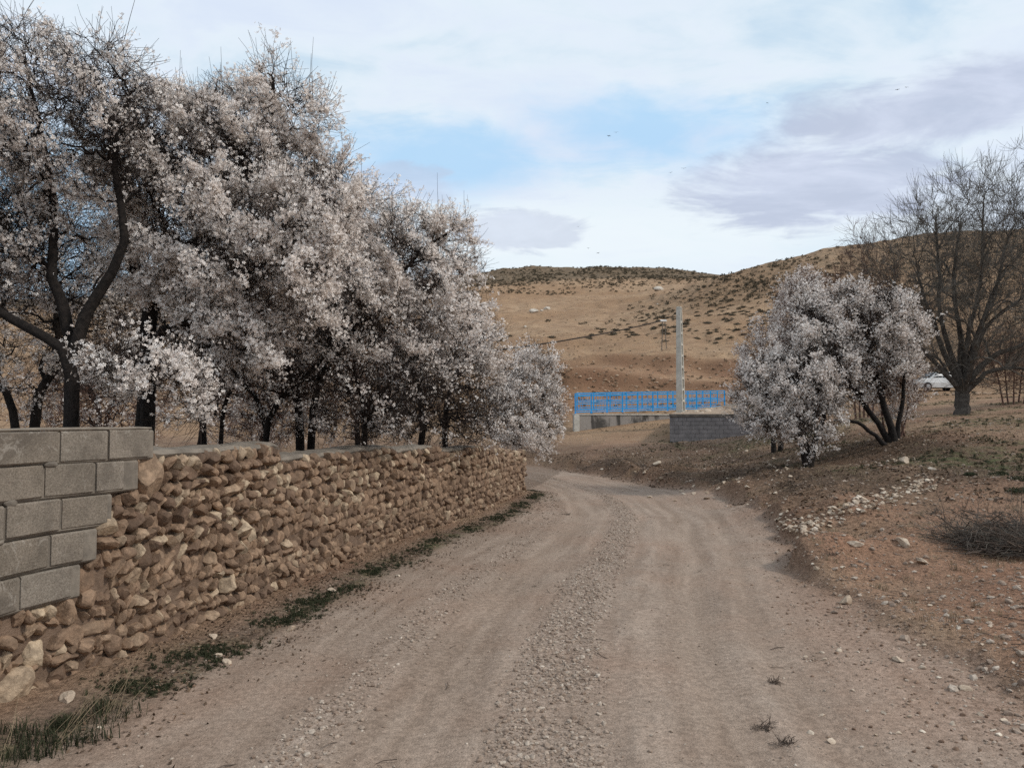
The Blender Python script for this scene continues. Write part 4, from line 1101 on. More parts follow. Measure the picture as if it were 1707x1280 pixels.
# ------------------------------------------------------------------ gravel, pebbles, litter, grass
def pts_where(nwant, xr, yr, fn, power=1.0, seed=1):
    rg = np.random.default_rng(seed); out = []; got = 0
    for _ in range(40):
        k = max(4000, nwant)
        # denser towards the camera
        y = yr[0] + (yr[1] - yr[0]) * rg.random(k) ** power; x = rg.uniform(xr[0], xr[1], k)
        x = x * np.clip(y / yr[1] * 1.6 + .25, 0, 1)
        m = masks(x, y); w = fn(x, y, m)
        s_ = rg.random(k) < w
        out.append(np.stack([x[s_], y[s_]], 1)); got += s_.sum()
        if got >= nwant: break
    p = np.vstack(out)[:nwant]
    return np.column_stack([p, height(p[:, 0], p[:, 1])])
pg = np.random.default_rng(77)
PEB = [rock(pg, 1, 5, .6, .9, .05) for _ in range(6)] + [rock(pg, 2, 7, .6, .9, .05) for _ in range(4)]
PT = list(pg.uniform(0, 1, 10))
def pebbles(name, p, smin, smax, mat=M_pebble, flat=(.45, .8), parent=None, **kw):
    k = len(p); s_ = smin * (smax / smin) ** (rng.random(k) ** 1.8)
    scl = np.stack([s_, s_ * rng.uniform(.6, 1, k), s_ * rng.uniform(*flat, k)], 1)
    q = p.copy(); q[:, 2] += scl[:, 2] * .25
    rt = np.stack([rng.normal(0, .25, k), rng.normal(0, .25, k), rng.uniform(0, 6.28, k)], 1)
    return scatter(name, q, rt, scl, PEB, mat, parent, PT, **kw)
p = pts_where(16000, (-3, 7), (2.2, 22), lambda x, y, m: np.clip(m['grav'], 0, 1) * (np.abs(m['d']) < 1.6), 1.6, 2)
pebbles('road_gravel', p, .004, .020, label='loose grey gravel in the strip between the wheel tracks', category='gravel')
p = pts_where(34000, (-4, 12), (2.0, 26), lambda x, y, m: (m['w'] > .05) * np.clip(.12 + .5 * m['bank'] + .5 * fbm(x, y, .8, 3) + .6 * np.clip(m['verge'], 0, 1) + .4 * np.exp(-((m['d'] - 2.2) / .6) ** 2), 0.02, 1) * (1 - .75 * np.clip(m['rut'], 0, 1)), 1.7, 3)
pebbles('scattered_pebbles', p, .0028, .013, label='small pebbles strewn over the track and the right bank', category='pebbles')
M_clod = stone_material("soil_clod", (0.19, 0.125, 0.088), (0.27, 0.18, 0.125), (0.36, 0.265, 0.195), 30, 0.003, (0.10, 0.06, 0.04))
p = pts_where(26000, (-4, 14), (2.2, 30), lambda x, y, m: (m['w'] > .05) * np.clip(.75 * m['bank'] * (.6 + fbm(x, y, .7, 3)) + .5 * np.exp(-((m['d'] - 2.4) / .6) ** 2) + .45 * np.exp(-((m['w'] - .3) / .35) ** 2), 0, 1), 1.5, 33)
pebbles('soil_clods', p, .003, .017, M_clod, label='crumbly brown clods of soil on the right bank and the verges', category='soil clods')
p = pts_where(6000, (-4, 14), (4, 30), lambda x, y, m: (m['w'] > .05) * np.clip(m['bank'] * (.5 + fbm(x, y, 1.3, 3)) + np.exp(-((m['b'] - .1) / .3) ** 2) * .8, 0, 1), 1.2, 4)
pebbles('bank_rubble', p, .008, .040, label='small rubble spilling down the right hand bank', category='rubble')

def blades(rg, nb, h, spread, w=.004, lean=.5):
    V = []; F = []
    for i in range(nb):
        a = rg.uniform(0, 6.28); b_ = rg.uniform(0, 6.28); o = np.array([math.cos(a), math.sin(a), 0]) * rg.uniform(0, spread)
        L = h * rg.uniform(.5, 1); d = np.array([math.cos(b_), math.sin(b_), 0]) * lean * rg.uniform(.2, 1); sd_ = np.array([-math.sin(b_), math.cos(b_), 0]) * w
        p1 = o + np.array([0, 0, L * .55]) + d * L * .35; p2 = o + np.array([0, 0, L * (.95 - lean * .3)]) + d * L
        n0 = len(V); V += [o - sd_, o + sd_, p1 - sd_ * .7, p1 + sd_ * .7, p2 - sd_ * .15, p2 + sd_ * .15]
        F += [(n0, n0 + 1, n0 + 3, n0 + 2), (n0 + 2, n0 + 3, n0 + 5, n0 + 4)]
    return np.array(V), np.array(F)
def leaves(rg, nl, rad, hgt, sz):
    V = []; F = []
    for i in range(nl):
        v = rg.normal(size=3); v[2] = abs(v[2]); v = norm(v) * rg.random() ** .4
        c = v * np.array([rad, rad, hgt]); a = norm(rg.normal(size=3)); b_ = norm(np.cross(a, rg.normal(size=3)))
        s1 = sz * rg.uniform(.5, 1.2); n0 = len(V); V += [c - a * s1, c + b_ * s1 * .5, c + a * s1, c - b_ * s1 * .5]; F.append((n0, n0 + 1, n0 + 2, n0 + 3))
    return np.array(V), np.array(F)
gg = np.random.default_rng(5)
GRASS = [blades(gg, 16, .09, .05, .0035, .7) for _ in range(3)] + [leaves(gg, 40, .06, .03, .014) for _ in range(3)]
GT = [.2, .6, .9, .3, .6, .1]
def rz(k): return np.stack([np.zeros(k), np.zeros(k), rng.uniform(0, 6.28, k)], 1)
p = pts_where(5200, (-4, 2), (3.0, 19), lambda x, y, m: np.clip(m['verge'], 0, 1) ** 1.5 * np.clip(.22 + 1.1 * fbm(x, y, .5, 4), 0, 1), 1.0, 6)
scatter('verge_weeds', p, rz(len(p)), rng.uniform(.16, .6, len(p)), GRASS, M_grass, None, GT, label='low dark green weeds along the foot of the stone wall', category='weeds')
p = pts_where(2600, (5, 28), (12, 48), lambda x, y, m: (m['b'] > 2) * np.clip(fbm(x, y * 1.6, 3.5, 3) * 2.2 - .1 + .6 * fbm(x, y, .6, 2), 0, 1), 1.0, 7)
scatter('terrace_grass', p, rz(len(p)), rng.uniform(.5, 1.3, len(p)), GRASS, M_grass, None, GT, label='patchy short green grass on the terrace around the walnut tree', category='grass')
DRY = [blades(gg, 14, .10, .06, .0022, 1.1) for _ in range(4)]
p = pts_where(2600, (3, 16), (5, 30), lambda x, y, m: np.clip(m['bank'] * (.25 + fbm(x, y, .9, 3)) * (m['b'] > .1), 0, 1), 1.0, 8)
scatter('dry_grass', p, rz(len(p)), rng.uniform(.4, 1.1, len(p)), DRY, M_dry, None, [.1, .4, .7, 1], label='sparse dry straw grass over the right bank', category='dry grass')
# fallen twigs and leaf litter
def stick(rg):
    V, F = [], []
    a = np.array([-1.0, 0, 0]); b_ = np.array([0, rg.uniform(-.2, .2), .08]); c = np.array([1.0, rg.uniform(-.2, .2), 0])
    v, f = tubes(np.array([[a, b_, c]]), np.array([[.045, .04, .02]]), 3); return v, f
ST = [stick(gg) for _ in range(4)]
p = pts_where(3200, (-3, 14), (2.4, 26), lambda x, y, m: (m['w'] > .2) * np.clip(m['bank'] * .9 + .07 + .5 * np.clip(m['verge'], 0, 1), 0, 1) * np.clip(.4 + fbm(x, y, 1.1, 3) * 1.5, 0, 1), 1.4, 9)
scatter('fallen_twigs', p + np.array([0, 0, .004]), np.stack([rng.normal(0, .12, len(p)), rng.normal(0, .12, len(p)), rng.uniform(0, 6.28, len(p))], 1), rng.uniform(.015, .085, len(p)), ST, M_stick, None, None, label='short dark fallen twigs littering the verge and the right bank', category='twigs')
LEAF = []
for _ in range(4):
    a_ = gg.uniform(-.4, .4, 4); LEAF.append((np.array([(-1, 0, .15 + a_[0] * .3), (0, -.5, 0), (1, 0, .2 + a_[1] * .3), (0, .5, .1)]), np.array([(0, 1, 2, 3)])))
M_leaf = blossom_material("dead_leaf", (.045, .030, .020), (.19, .125, .08))
p = pts_where(15000, (1, 13), (8, 30), lambda x, y, m: (m['b'] > -.1) * np.clip(sstep(y, 8, 12) * sstep(x, 11.5, 9) * (.6 + 1.2 * fbm(x, y, 1.2, 3)), 0, 1), 1.0, 19)
scatter('leaf_litter', p + np.array([0, 0, .008]), np.stack([rng.normal(0, .5, len(p)), rng.normal(0, .5, len(p)), rng.uniform(0, 6.28, len(p))], 1), rng.uniform(.012, .045, len(p)), LEAF, M_leaf, None, [.1, .4, .7, 1], label='dark fallen leaves covering the bank under the white almond trees', category='leaf litter')
p = pts_where(5000, (-4, 1), (2.6, 20), lambda x, y, m: (m['w'] > .05) * np.clip(np.exp(-((m['w'] - .4) / .45) ** 2), 0, 1) * np.clip(.5 + fbm(x, y, .6, 3), 0, 1), 1.2, 20)
scatter('verge_litter', p + np.array([0, 0, .005]), np.stack([rng.normal(0, .5, len(p)), rng.normal(0, .5, len(p)), rng.uniform(0, 6.28, len(p))], 1), rng.uniform(.005, .02, len(p)), LEAF, M_leaf, None, [.1, .4, .7, 1], label='dead leaves and scraps along the foot of the stone wall', category='leaf litter')
# the leafy clump and long dry stalks at the lower left corner
q, _ = G([60, 110, 175, 20, 140, 90, 185, 30], [1235, 1215, 1190, 1262, 1232, 1250, 1200, 1225], 1.8)
for i, (a, lab) in enumerate([((0, 1, 3, 5, 7), 'dark green grass clump with long pale dry stalks in the lower left corner'), ((2, 4, 6), 'smaller dark green grass tuft beside a pebble below the wall, right of the corner clump')]):
    b0 = q[a[0]]
    root = empty('grass_clump', tuple(b0), label=lab, category='grass')
    vs = []
    for j in a:
        for r_ in range(3 if i == 0 else 3):
            v, f = blades(gg, 26, .12, .10, .0026, .9); vs.append((v + q[j] - b0 + np.array([gg.normal(0, .06), gg.normal(0, .05), -.005]), f))
    V, F = join_np(vs); me = np_mesh('leaves', V, F, M_grass); add_attr(me, 'tint', np.repeat(gg.uniform(0, 1, len(V) // 6) ** 1.5, 6)); mesh_obj('leaves', me, root, kind='stuff')
    ks = 16 if i == 0 else 7; st = np.array([q[gg.choice(list(a))] for _ in range(ks)]) - b0 + gg.normal(0, .03, (ks, 3)) * np.array([1, 1, 0])
    dd = np.stack([gg.uniform(.1, .9, ks), gg.uniform(0, .6, ks), np.ones(ks)], 1)
    Pp, Rr = grow(gg, st, dd, gg.uniform(.2, .42, ks), np.full(ks, .0016), np.full(ks, .0006), 5, .05, -.06)
    V, F = tubes(Pp, Rr, 3); me = np_mesh('dry_stalks', V, F, M_dry); add_attr(me, 'tint', np.full(len(V), .9)); mesh_obj('dry_stalks', me, root, kind='stuff')

# individually visible stones
RK = []
for i in range(10):
    v, f = rock(gg, 2 if i < 6 else 3, 11, .42, .85, .08); me = np_mesh('rubble_stone', v, f, M_whitestone); add_attr(me, 'tint', np.full(len(v), gg.random())); RK.append(me)
def place_stone(x, y, z, s_, label, group, name='rubble_stone', mats=None):
    o = bpy.data.objects.new(name, RK[gg.integers(10)]); link(o, None, label=label, category='stone', group=group)
    s_ = s_ * .92; o.scale = (s_, s_ * gg.uniform(.55, .9), s_ * gg.uniform(.3, .6)); o.location = (x, y, z + o.scale[2] * .35)
    o.rotation_euler = (gg.normal(0, .25), gg.normal(0, .25), gg.uniform(0, 6.28)); return o
line = np.array([(1299, 860), (1327, 884), (1352, 874), (1414, 848), (1461, 834), (1510, 818), (1556, 802)], float)
tt = gg.random(280) ** .9 * 5.999; ii = tt.astype(int); ff = (tt - ii)[:, None]
pp = line[ii] * (1 - ff) + line[ii + 1] * ff + gg.normal(0, 1, (280, 2)) * np.array([14, 7.5])
q, ok = G(pp[:, 0], pp[:, 1])
for k in range(280):
    place_stone(*q[k], gg.uniform(.022, .058) * (1.25 if k % 9 == 0 else 1), 'pale chip of stone in the white rubble streak running down the right bank', 'pale stones of the rubble streak')
for px, py, s_, lab in [(1508, 771, .15, 'broad pale flat stone below the fan stemmed almond tree'), (1490, 768, .09, 'smaller pale stone left of the broad flat stone on the bank edge'), (1553, 783, .10, 'pale stone at the top of the white rubble streak'),
                        (1425, 908, .10, 'pale lump of stone on the red soil below the rubble streak'), (1507, 906, .10, 'pale stone on the red soil between the rubble streak and the brush pile'), (1538, 937, .10, 'lone rounded pale stone left of the brush pile'),
                        (1411, 1005, .09, 'pale stone at the foot of the red slope, right of the track'), (1497, 1100, .06, 'oval pale stone on the shoulder of the small scarp'), (1537, 1113, .03, 'little pale stone just right of the oval one on the shoulder'),
                        (1387, 1237, .028, 'round pebble near the bottom right of the track'), (835, 965, .035, 'single light pebble on the left wheel track'), (165, 1212, .022, 'small white pebble beside the green tuft at lower left'),
                        (664, 960, .035, 'whitish stone in the verge weeds midway along the wall'), (553, 985, .045, 'rounded pale stone at the wall foot verge, left of the whitish one'), (484, 1050, .055, 'flat long pale stone on the verge'),
                        (378, 1105, .045, 'pale flat stone on the verge above the green tuft'), (362, 1092, .04, 'grey white stone beside the flat one on the verge'), (112, 1165, .07, 'dusty stone fallen at the foot of the wall near the left corner'),
                        (355, 1062, .05, 'small stone standing against the wall foot'), (1095, 777, .14, 'large pale boulder on the berm beyond the bend'), (1360, 948, .05, 'pale stone on the red soil right of the scarp'), (1612, 1148, .05, 'pale chip near the eroded gully at lower right')]:
    q, ok = G([px], [py]); place_stone(*q[0], s_, lab, None, 'boulder' if s_ > .135 else 'loose_stone')
pp = np.column_stack([gg.uniform(1340, 1700, 90), gg.uniform(880, 1230, 90)]); q, ok = G(pp[:, 0], pp[:, 1])
for k in range(90): place_stone(*q[k], gg.uniform(.010, .026), 'small pale stone scattered over the reddish soil on the right', 'small stones on the red soil', 'loose_stone')
pp = np.column_stack([gg.uniform(1000, 1330, 60), gg.uniform(745, 835, 60)]); q, ok = G(pp[:, 0], pp[:, 1])
for k in range(60): place_stone(*q[k], gg.uniform(.03, .08), 'small stone on the dark berm beyond the bend', 'small stones on the berm', 'loose_stone')

# dead weeds on the track's right side
for px, py, r_, lab in [(1277, 1212, .09, 'brown dead weed tuft at the right of the track, nearest the bottom edge'), (1310, 1240, .08, 'brown dead weed tuft just below and right of another one near the bottom edge'), (1290, 1138, .07, 'dead brown weed among gravel right of the wheel track'),
                        (1560, 855, .16, 'dry twiggy weed on the red slope above the brush pile'), (1385, 925, .12, 'flattened dead weed on the red soil below the rubble streak'), (945, 858, .10, 'dark twig scrap lying on the track at the bend')]:
    q, _ = G([px], [py]); k = 40
    root_dir = np.stack([gg.normal(0, 1, k), gg.normal(0, 1, k), gg.uniform(.1, .9, k)], 1)
    Pp, Rr = grow(gg, np.zeros((k, 3)) + gg.normal(0, r_ * .25, (k, 3)) * np.array([1, 1, 0]), root_dir, gg.uniform(.4, 1, k) * r_, np.full(k, .002), np.full(k, .001), 4, .35, 0)
    V, F = tubes(Pp, Rr, 3); o = mesh_obj('dead_weed', np_mesh('dead_weed', V, F, M_stick), None, label=lab, category='weed'); o.location = q[0]
for px, py, r_ in [(1665, 791, .16), (1703, 800, .2), (1700, 820, .18), (1617, 792, .10), (1640, 735, .35)]:
    q, _ = G([px], [py]); vs = []
    for _ in range(8):
        v, f = leaves(gg, 40, r_, r_ * .4, .02); vs.append((v, f))
    V, F = join_np(vs); me = np_mesh('green_weed', V, F, M_grass); add_attr(me, 'tint', gg.uniform(0, 1, len(V)))
    o = mesh_obj('green_weed', me, None, label={1665: 'dark green rosette weed on the terrace edge, left of two others', 1703: 'green weed at the right edge, upper of the pair', 1700: 'green weed at the right edge, lower of the pair', 1617: 'tiny green weed on the terrace edge', 1640: 'wide low green weed patch below the walnut tree'}[px], category='weed'); o.location = q[0]

# brush pile at the right edge
q, _ = G([1672], [912]); c0 = q[0]
root = empty('brush_pile', tuple(c0), label='heap of cut grey brown branches at the right edge', category='brush pile')
k = 420; ang = gg.uniform(0, 6.28, k); rr = gg.random(k) ** .6
st = np.stack([np.cos(ang) * rr * .62, np.sin(ang) * rr * .5, .02 + (1 - rr) * .30 * gg.random(k)], 1)
dd = np.stack([gg.normal(0, 1, k), gg.normal(0, .55, k), gg.normal(.02, .22, k)], 1)
Ln = gg.uniform(.25, .9, k); st = st - norm(dd) * Ln[:, None] * .5; st[:, 2] = np.maximum(st[:, 2], .01)
Pp, Rr = grow(gg, st, dd, Ln, gg.uniform(.003, .009, k), np.full(k, .0015), 6, .10, -.01); Pp[:, :, 2] = np.maximum(Pp[:, :, 2], -.03 + .02 * gg.random((k, 1)))
mesh_obj('branches', np_mesh('branches', *tubes(Pp, Rr, 4), M_stick), root, kind='stuff')
pos, nd, rad, pl, t_ = sprout(gg, Pp, Rr, 4, .2, 20, 60)
P2, R2 = grow(gg, pos, nd, gg.uniform(.08, .35, len(pos)), np.full(len(pos), .0022), np.full(len(pos), .001), 3, .12, 0); P2[:, :, 2] = np.maximum(P2[:, :, 2], 0)
mesh_obj('side_twigs', np_mesh('side_twigs', *tubes(P2, R2, 3), M_greytwig), root, kind='stuff')

# ------------------------------------------------------------------ beyond the bend: parapet, railing, block enclosure, pole
def stained():
    m, t, b = material("stained_concrete"); pos = world_pos(t)
    v = t.vmath('MULTIPLY', pos, (1.0, 1.0, .35)); nA = t.noise(v, 1.1, 5, .65, .5); nB = t.noise(pos, 12, 4, .7)
    c = t.mix(t.ramp(nA, .42, .55), (.075, .068, .06), (.30, .27, .24)); c = t.mix(.5, c, t.mix(nB, (.6, .6, .6), (1.4, 1.4, 1.4)), 'MULTIPLY')
    t.l.new(c, b.inputs['Base Color']); t.l.new(t.bump(nB, .6, .01), b.inputs['Normal']); return m
M_stain = stained()
M_concrete = simple_mat("pale_concrete", (.40, .38, .33), (.54, .51, .45), 5, .004)
M_blue = simple_mat("blue_paint", (.012, .27, .62), (.03, .36, .74), 6, .001, .55)
M_dblock = simple_mat("dark_block", (.12, .115, .118), (.19, .18, .182), 2.5, .006)
M_dark = simple_mat("dark_cement", (.07, .062, .055), (.13, .115, .10), 3, .006)
A0 = P(957, 690, 46.2); A1 = P(1135, 688, 48.0)
pw = empty('concrete_parapet', (A0.x, A0.y, 0), label='stained grey concrete retaining wall carrying the blue railing', category='wall')
mb = MB(); d = (A1 - A0); L_ = math.hypot(d.x, d.y); yaw = math.atan2(d.y, d.x)
mb.box((d.x / 2, d.y / 2, A0.z / 2 - .3), (L_, .5, A0.z + .6 - .09), Euler((0, 0, yaw))); mb.build('wall_face', M_stain, pw)
mb = MB(); mb.box((d.x / 2, d.y / 2, A0.z - .035), (L_ + .06, .58, .07), Euler((0, 0, yaw))); mb.build('coping', M_concrete, pw, bevel=.01)
mb = MB(); mb.box((.12, -.30, A0.z / 2 - .3), (.34, .12, A0.z + .45), Euler((0, 0, yaw))); mb.build('pilaster', M_concrete, pw, bevel=.015)
def railing(a, b_, h, n, label):
    root = empty('railing', tuple(a), label=label, category='railing', group='blue railings of the bridge'); D = b_ - a
    for i in range(n + 1):
        p_ = D * (i / n); m_ = MB(); m_.box((p_.x, p_.y, p_.z + h / 2), (.075, .075, h)); m_.box((p_.x, p_.y, p_.z + .01), (.16, .16, .02)); m_.build('post', M_blue, root)
    up = Vector((0, 0, 1))
    for hz, w in ((h - .03, .07), (h * .86, .05), (h * .56, .05), (h * .46, .05), (h * .16, .05), (h * .07, .07)):
        m_ = MB(); m_.beam(up * hz, D + up * hz, w, .05, up=(0, 0, 1)); m_.build('rail', M_blue, root)
    for i in range(n):
        for z0, z1 in ((.16, .46), (.56, .86)):
            for f_ in (.33, .67):
                p_ = D * ((i + f_) / n); m_ = MB(); m_.box((p_.x, p_.y, p_.z + h * (z0 + z1) / 2), (.022, .022, h * (z1 - z0))); m_.build('picket', M_blue, root)
            for sg_ in ():
                m_ = MB(); q0 = D * ((i + .5 - .22 * sg_) / n) + up * h * z0; q1 = D * ((i + .5 + .22 * sg_) / n) + up * h * z1; m_.beam(q0, q1, .03, .03); m_.build('brace', M_blue, root)
railing(P(959, 689.5, 46.3), P(1208, 682, 50.0), 1.22, 10, 'nearer blue railing on top of the stained concrete wall')
railing(P(962, 684, 50.5), P(1196, 678, 54.5), 1.15, 9, 'farther blue railing seen through the nearer one')
# block enclosure
C0 = P(1117, 690, 38.0); be = empty('block_enclosure', (C0.x, C0.y, 0), label='low dark grey block wall with earth heaped on top, left of the white almond trees', category='wall')
nb = 18; rows = 9
for r_ in range(rows):
    zt = C0.z - .16 - r_ * .2
    for i in range(nb + 1):
        x0 = i * .4 - (.2 if r_ % 2 else 0); x1 = x0 + .39; x0 = max(x0, 0); x1 = min(x1, nb * .4)
        if x1 - x0 < .1 or (r_ >= 7 and i > 10): continue
        m_ = MB(); m_.box(((x0 + x1) / 2, random.uniform(-.006, .006), zt - .095), (x1 - x0, .2, .188)); m_.build('block', M_dblock, be)
m_ = MB(); m_.box((nb * .2, .06, C0.z / 2 - .5), (nb * .4 - .02, .16, C0.z + .7)); m_.beam((.12, .1, C0.z / 2 - .5), (1.78, 7.0, C0.z / 2 - .5), .18, C0.z + .72); m_.build('mortar_core', M_dark, be)
m_ = MB(); m_.box((nb * .2, 0, C0.z - .075), (nb * .4 + .04, .26, .15)); m_.build('coping', M_dark, be, bevel=.015)
# earth fill
gx_, gy_ = np.meshgrid(np.linspace(0.02, nb * .4, 60), np.linspace(.13, 7.0, 40)); fz = C0.z - .02 + (gy_ / 7.0) ** .8 * (.12 + .13 * gx_) + .07 * fbm(gx_ + 3, gy_, .8, 3) * sstep(gy_, .1, .5)
I_ = np.arange(2400).reshape(40, 60); F = np.stack([I_[:-1, :-1], I_[:-1, 1:], I_[1:, 1:], I_[1:, :-1]], -1).reshape(-1, 4)
M_fill = simple_mat("fill_earth", (.24, .165, .11), (.38, .29, .21), 4, .03)
mesh_obj('earth_fill', np_mesh('earth_fill', np.column_stack([(gx_ + .24 * gy_).ravel(), gy_.ravel(), fz.ravel()]), F, M_fill, True), be)
k = 60; a_ = gg.uniform(.3, nb * .4, k); b_ = gg.uniform(.3, 6.5, k); zz = C0.z - .02 + (b_ / 7.0) ** .8 * (.12 + .13 * a_)
pebbles('fill_stones', np.column_stack([a_ + .24 * b_, b_, zz]), .06, .22, M_whitestone, parent=be)
m_ = MB(); m_.beam((.02 + .24 * 7.1, 7.1, C0.z + .10), (nb * .4 + 1.7, 7.1, C0.z + .10 + .13 * nb * .4), .16, .14); m_.build('rear_coping', M_concrete, be)
# pole
pb = P(1135, 688, 43.5); pb.z = C0.z - .3; ptop = P(1131, 513, 43.5); Hp = ptop.z - pb.z
pole = empty('utility_pole', tuple(pb), R(-30), label='pale concrete utility pole with recessed side panels beside the blue railing', category='pole')
pole.rotation_euler = (0, R(-.4), R(-32))
def taper(mb_, x0, y0, w0, d0, x1, y1, w1, d1, z0, z1):
    V = [(x0 + sx * w0 / 2, y0 + sy * d0 / 2, z0) for sx, sy in ((-1, -1), (1, -1), (1, 1), (-1, 1))] + [(x1 + sx * w1 / 2, y1 + sy * d1 / 2, z1) for sx, sy in ((-1, -1), (1, -1), (1, 1), (-1, 1))]
    mb_.add(V, [(0, 3, 2, 1), (4, 5, 6, 7), (0, 1, 5, 4), (1, 2, 6, 5), (2, 3, 7, 6), (3, 0, 4, 7)])
m_ = MB(); taper(m_, 0, 0, .10, .30, 0, 0, .07, .17, 0, Hp); m_.build('shaft', M_concrete, pole)
for sg_ in (-1, 1):
    m_ = MB(); taper(m_, 0, sg_ * .19, .40, .09, 0, sg_ * .115, .24, .07, 0, Hp + .005); m_.build('flange', M_concrete, pole, bevel=.01)
for i in range(9):
    z_ = .45 + i * Hp * .1; w_ = .40 - .16 * z_ / Hp; dd_ = .30 - .13 * z_ / Hp
    m_ = MB(); m_.box((0, 0, z_), (w_ - .012, dd_ + .01, .12)); m_.build('batten', M_concrete, pole)
m_ = MB(); m_.box((0, 0, Hp + .03), (.22, .26, .05)); m_.build('pole_cap', M_concrete, pole, bevel=.01)

# distant frame stand with a white insulator, and the cable
M_steel = simple_mat("weathered_steel", (.10, .085, .07), (.2, .17, .14), 5, .002)
M_tyre0 = simple_mat('black_cable', (.015, .013, .012), (.03, .026, .024), 5, .001)
M_white = simple_mat("white_glaze", (.7, .69, .66), (.8, .79, .76), 5, .001, .5)
q, _ = G([1107], [583]); fb = q[0]; ft = P(1107, 536, fb[1]); Hf = ft.z - fb[2]
fr_ = empty('frame_stand', tuple(fb), label='thin two legged steel stand with a white insulator on the hillside left of the pole', category='stand')
for sx in (-1, 1):
    m_ = MB(); m_.beam((sx * .32, 0, -.2), (sx * .14, 0, Hf), .09); m_.build('leg', M_steel, fr_)
for z_ in (.35, .62, .85):
    m_ = MB(); m_.beam((-.28, 0, Hf * z_), (.28, 0, Hf * z_), .06); m_.build('crossbar', M_steel, fr_)
m_ = MB(); m_.cyl((-.45, 0, Hf + .08), (.35, 0, Hf + .08), .16, .13, 10); m_.build('insulator', M_white, fr_, smooth=False)
ca = Vector((ft.x - .4, ft.y, ft.z + .08)); cb = P(560, 612, 52)
pts = []
for i in range(40):
    t_ = i / 39; p_ = ca.lerp(cb, t_); p_.z -= 1.0 * 4 * t_ * (1 - t_) * .6; pts.append(tuple(p_))
V, F = tubes(np.array([pts]), np.full((1, 40), .07), 5)
mesh_obj('power_cable', np_mesh('power_cable', V, F, M_tyre0, True), None, label='dark sagging cable crossing the hillside from the white insulator to the almond trees', category='cable')
wp = empty('wooden_post', (cb.x, cb.y, gz(cb.x, cb.y)), label='thin post behind the almond trees holding the far end of the cable', category='pole')
m_ = MB(); m_.cyl((0, 0, -.3), (0, 0, cb.z - wp.location.z + .3), .13, .09, 8); m_.build('post_shaft', M_greybark, wp, smooth=True)
m_ = MB(); m_.beam((-.5, 0, cb.z - wp.location.z - .05), (.5, 0, cb.z - wp.location.z - .05), .09); m_.build('crossarm', M_greybark, wp)

# ------------------------------------------------------------------ hillside: shrubs and boulders
SH = []
for i in range(5):
    v, f = leaves(gg, 150, .5, .42, .085); v2, f2 = rock(gg, 1, 4, .6, .9, .1); v2 = v2 * np.array([.34, .34, .26]) + np.array([0, 0, .08])
    V, F = join_np([(v, f), (v2, f2)]); me = np_mesh('hill_shrub', V, F, M_shrub); add_attr(me, 'tint', gg.uniform(0, 1, len(V))); SH.append(me)
cand = []
cl = [(gg.uniform(1000, 1330), gg.uniform(470, 560)) for _ in range(26)] + [(gg.uniform(1150, 1420), gg.uniform(430, 500)) for _ in range(14)]
for _ in range(700):
    c_ = cl[gg.integers(len(cl))]; cand.append((c_[0] + gg.normal(0, 26), c_[1] + gg.normal(0, 9)))
for _ in range(160): cand.append((gg.uniform(1000, 1500), gg.uniform(430, 585)))
for _ in range(26): cand.append((gg.uniform(790, 1000), gg.uniform(500, 600)))
cand = np.array(cand)
lim = np.interp(cand[:, 0], [985, 1050, 1120, 1190, 1260, 1400, 1550], [535, 505, 480, 462, 444, 411, 390]); low_ = np.interp(cand[:, 0], [985, 1200, 1240, 1500], [560, 580, 560, 520])
keep = (cand[:, 1] > lim + 1) & ((cand[:, 1] < low_) | (cand[:, 0] < 985)) & (gg.random(len(cand)) < 1 - .55 * np.clip((cand[:, 1] - 520) / 60, 0, 1))
q, ok = G(cand[keep, 0], cand[keep, 1], 40, 400); q = q[ok & (q[:, 1] < 230)]
q = q[np.argsort(q[:, 1])]
for k in range(min(290, len(q))):
    s_ = gg.uniform(.5, 1.45) * (.7 if q[k, 1] < 100 else 1)
    o = bpy.data.objects.new('hill_shrub', SH[gg.integers(5)]); link(o, None, label='low dark shrub on the bare brown hillside', category='shrub', group='dark shrubs dotted over the hill')
    o.location = (q[k, 0], q[k, 1], q[k, 2] - .08); o.scale = (s_ * gg.uniform(.8, 1.3), s_ * gg.uniform(.8, 1.2), s_ * gg.uniform(.55, .8)); o.rotation_euler = (0, 0, gg.uniform(0, 6.28))
rest = q[290:]
k = 5200; X_ = gg.uniform(-40, 110, k); Y_ = gg.uniform(222, 300, k); m_k = np.clip(.6 + 1.6 * fbm(X_, Y_, 22, 3), .1, 1) > gg.random(k); X_, Y_ = X_[m_k], Y_[m_k]
ridge = np.array([X_, Y_, height(X_, Y_)]).T
k2 = 900; px_ = gg.uniform(1180, 1800, k2); py_ = gg.uniform(380, 520, k2); q2, ok2 = G(px_, py_, 60, 400); q2 = q2[ok2 & (q2[:, 1] < 200)]
allp = np.vstack([rest, ridge, q2])
SP = [leaves(gg, 26, .5, .4, .17) for _ in range(4)]
scatter('upper_slope_scrub', allp, rz(len(allp)), rng.uniform(.5, 1.4, len(allp)), SP, M_shrub, None, [.2, .5, .7, .9], label='dark low scrub speckling the upper slopes of the hills', category='scrub')
k = 5200; px_ = gg.uniform(700, 1720, k); py_ = gg.uniform(440, 690, k); q3, ok3 = G(px_, py_, 50, 400); q3 = q3[ok3]
pebbles('hill_stones', q3, .04, .20, M_boulder2, label='small stones littering the bare hillside', category='stones')
k = 1600; px_ = gg.uniform(760, 1720, k); py_ = gg.uniform(450, 690, k); q4, ok4 = G(px_, py_, 50, 400); q4 = q4[ok4]
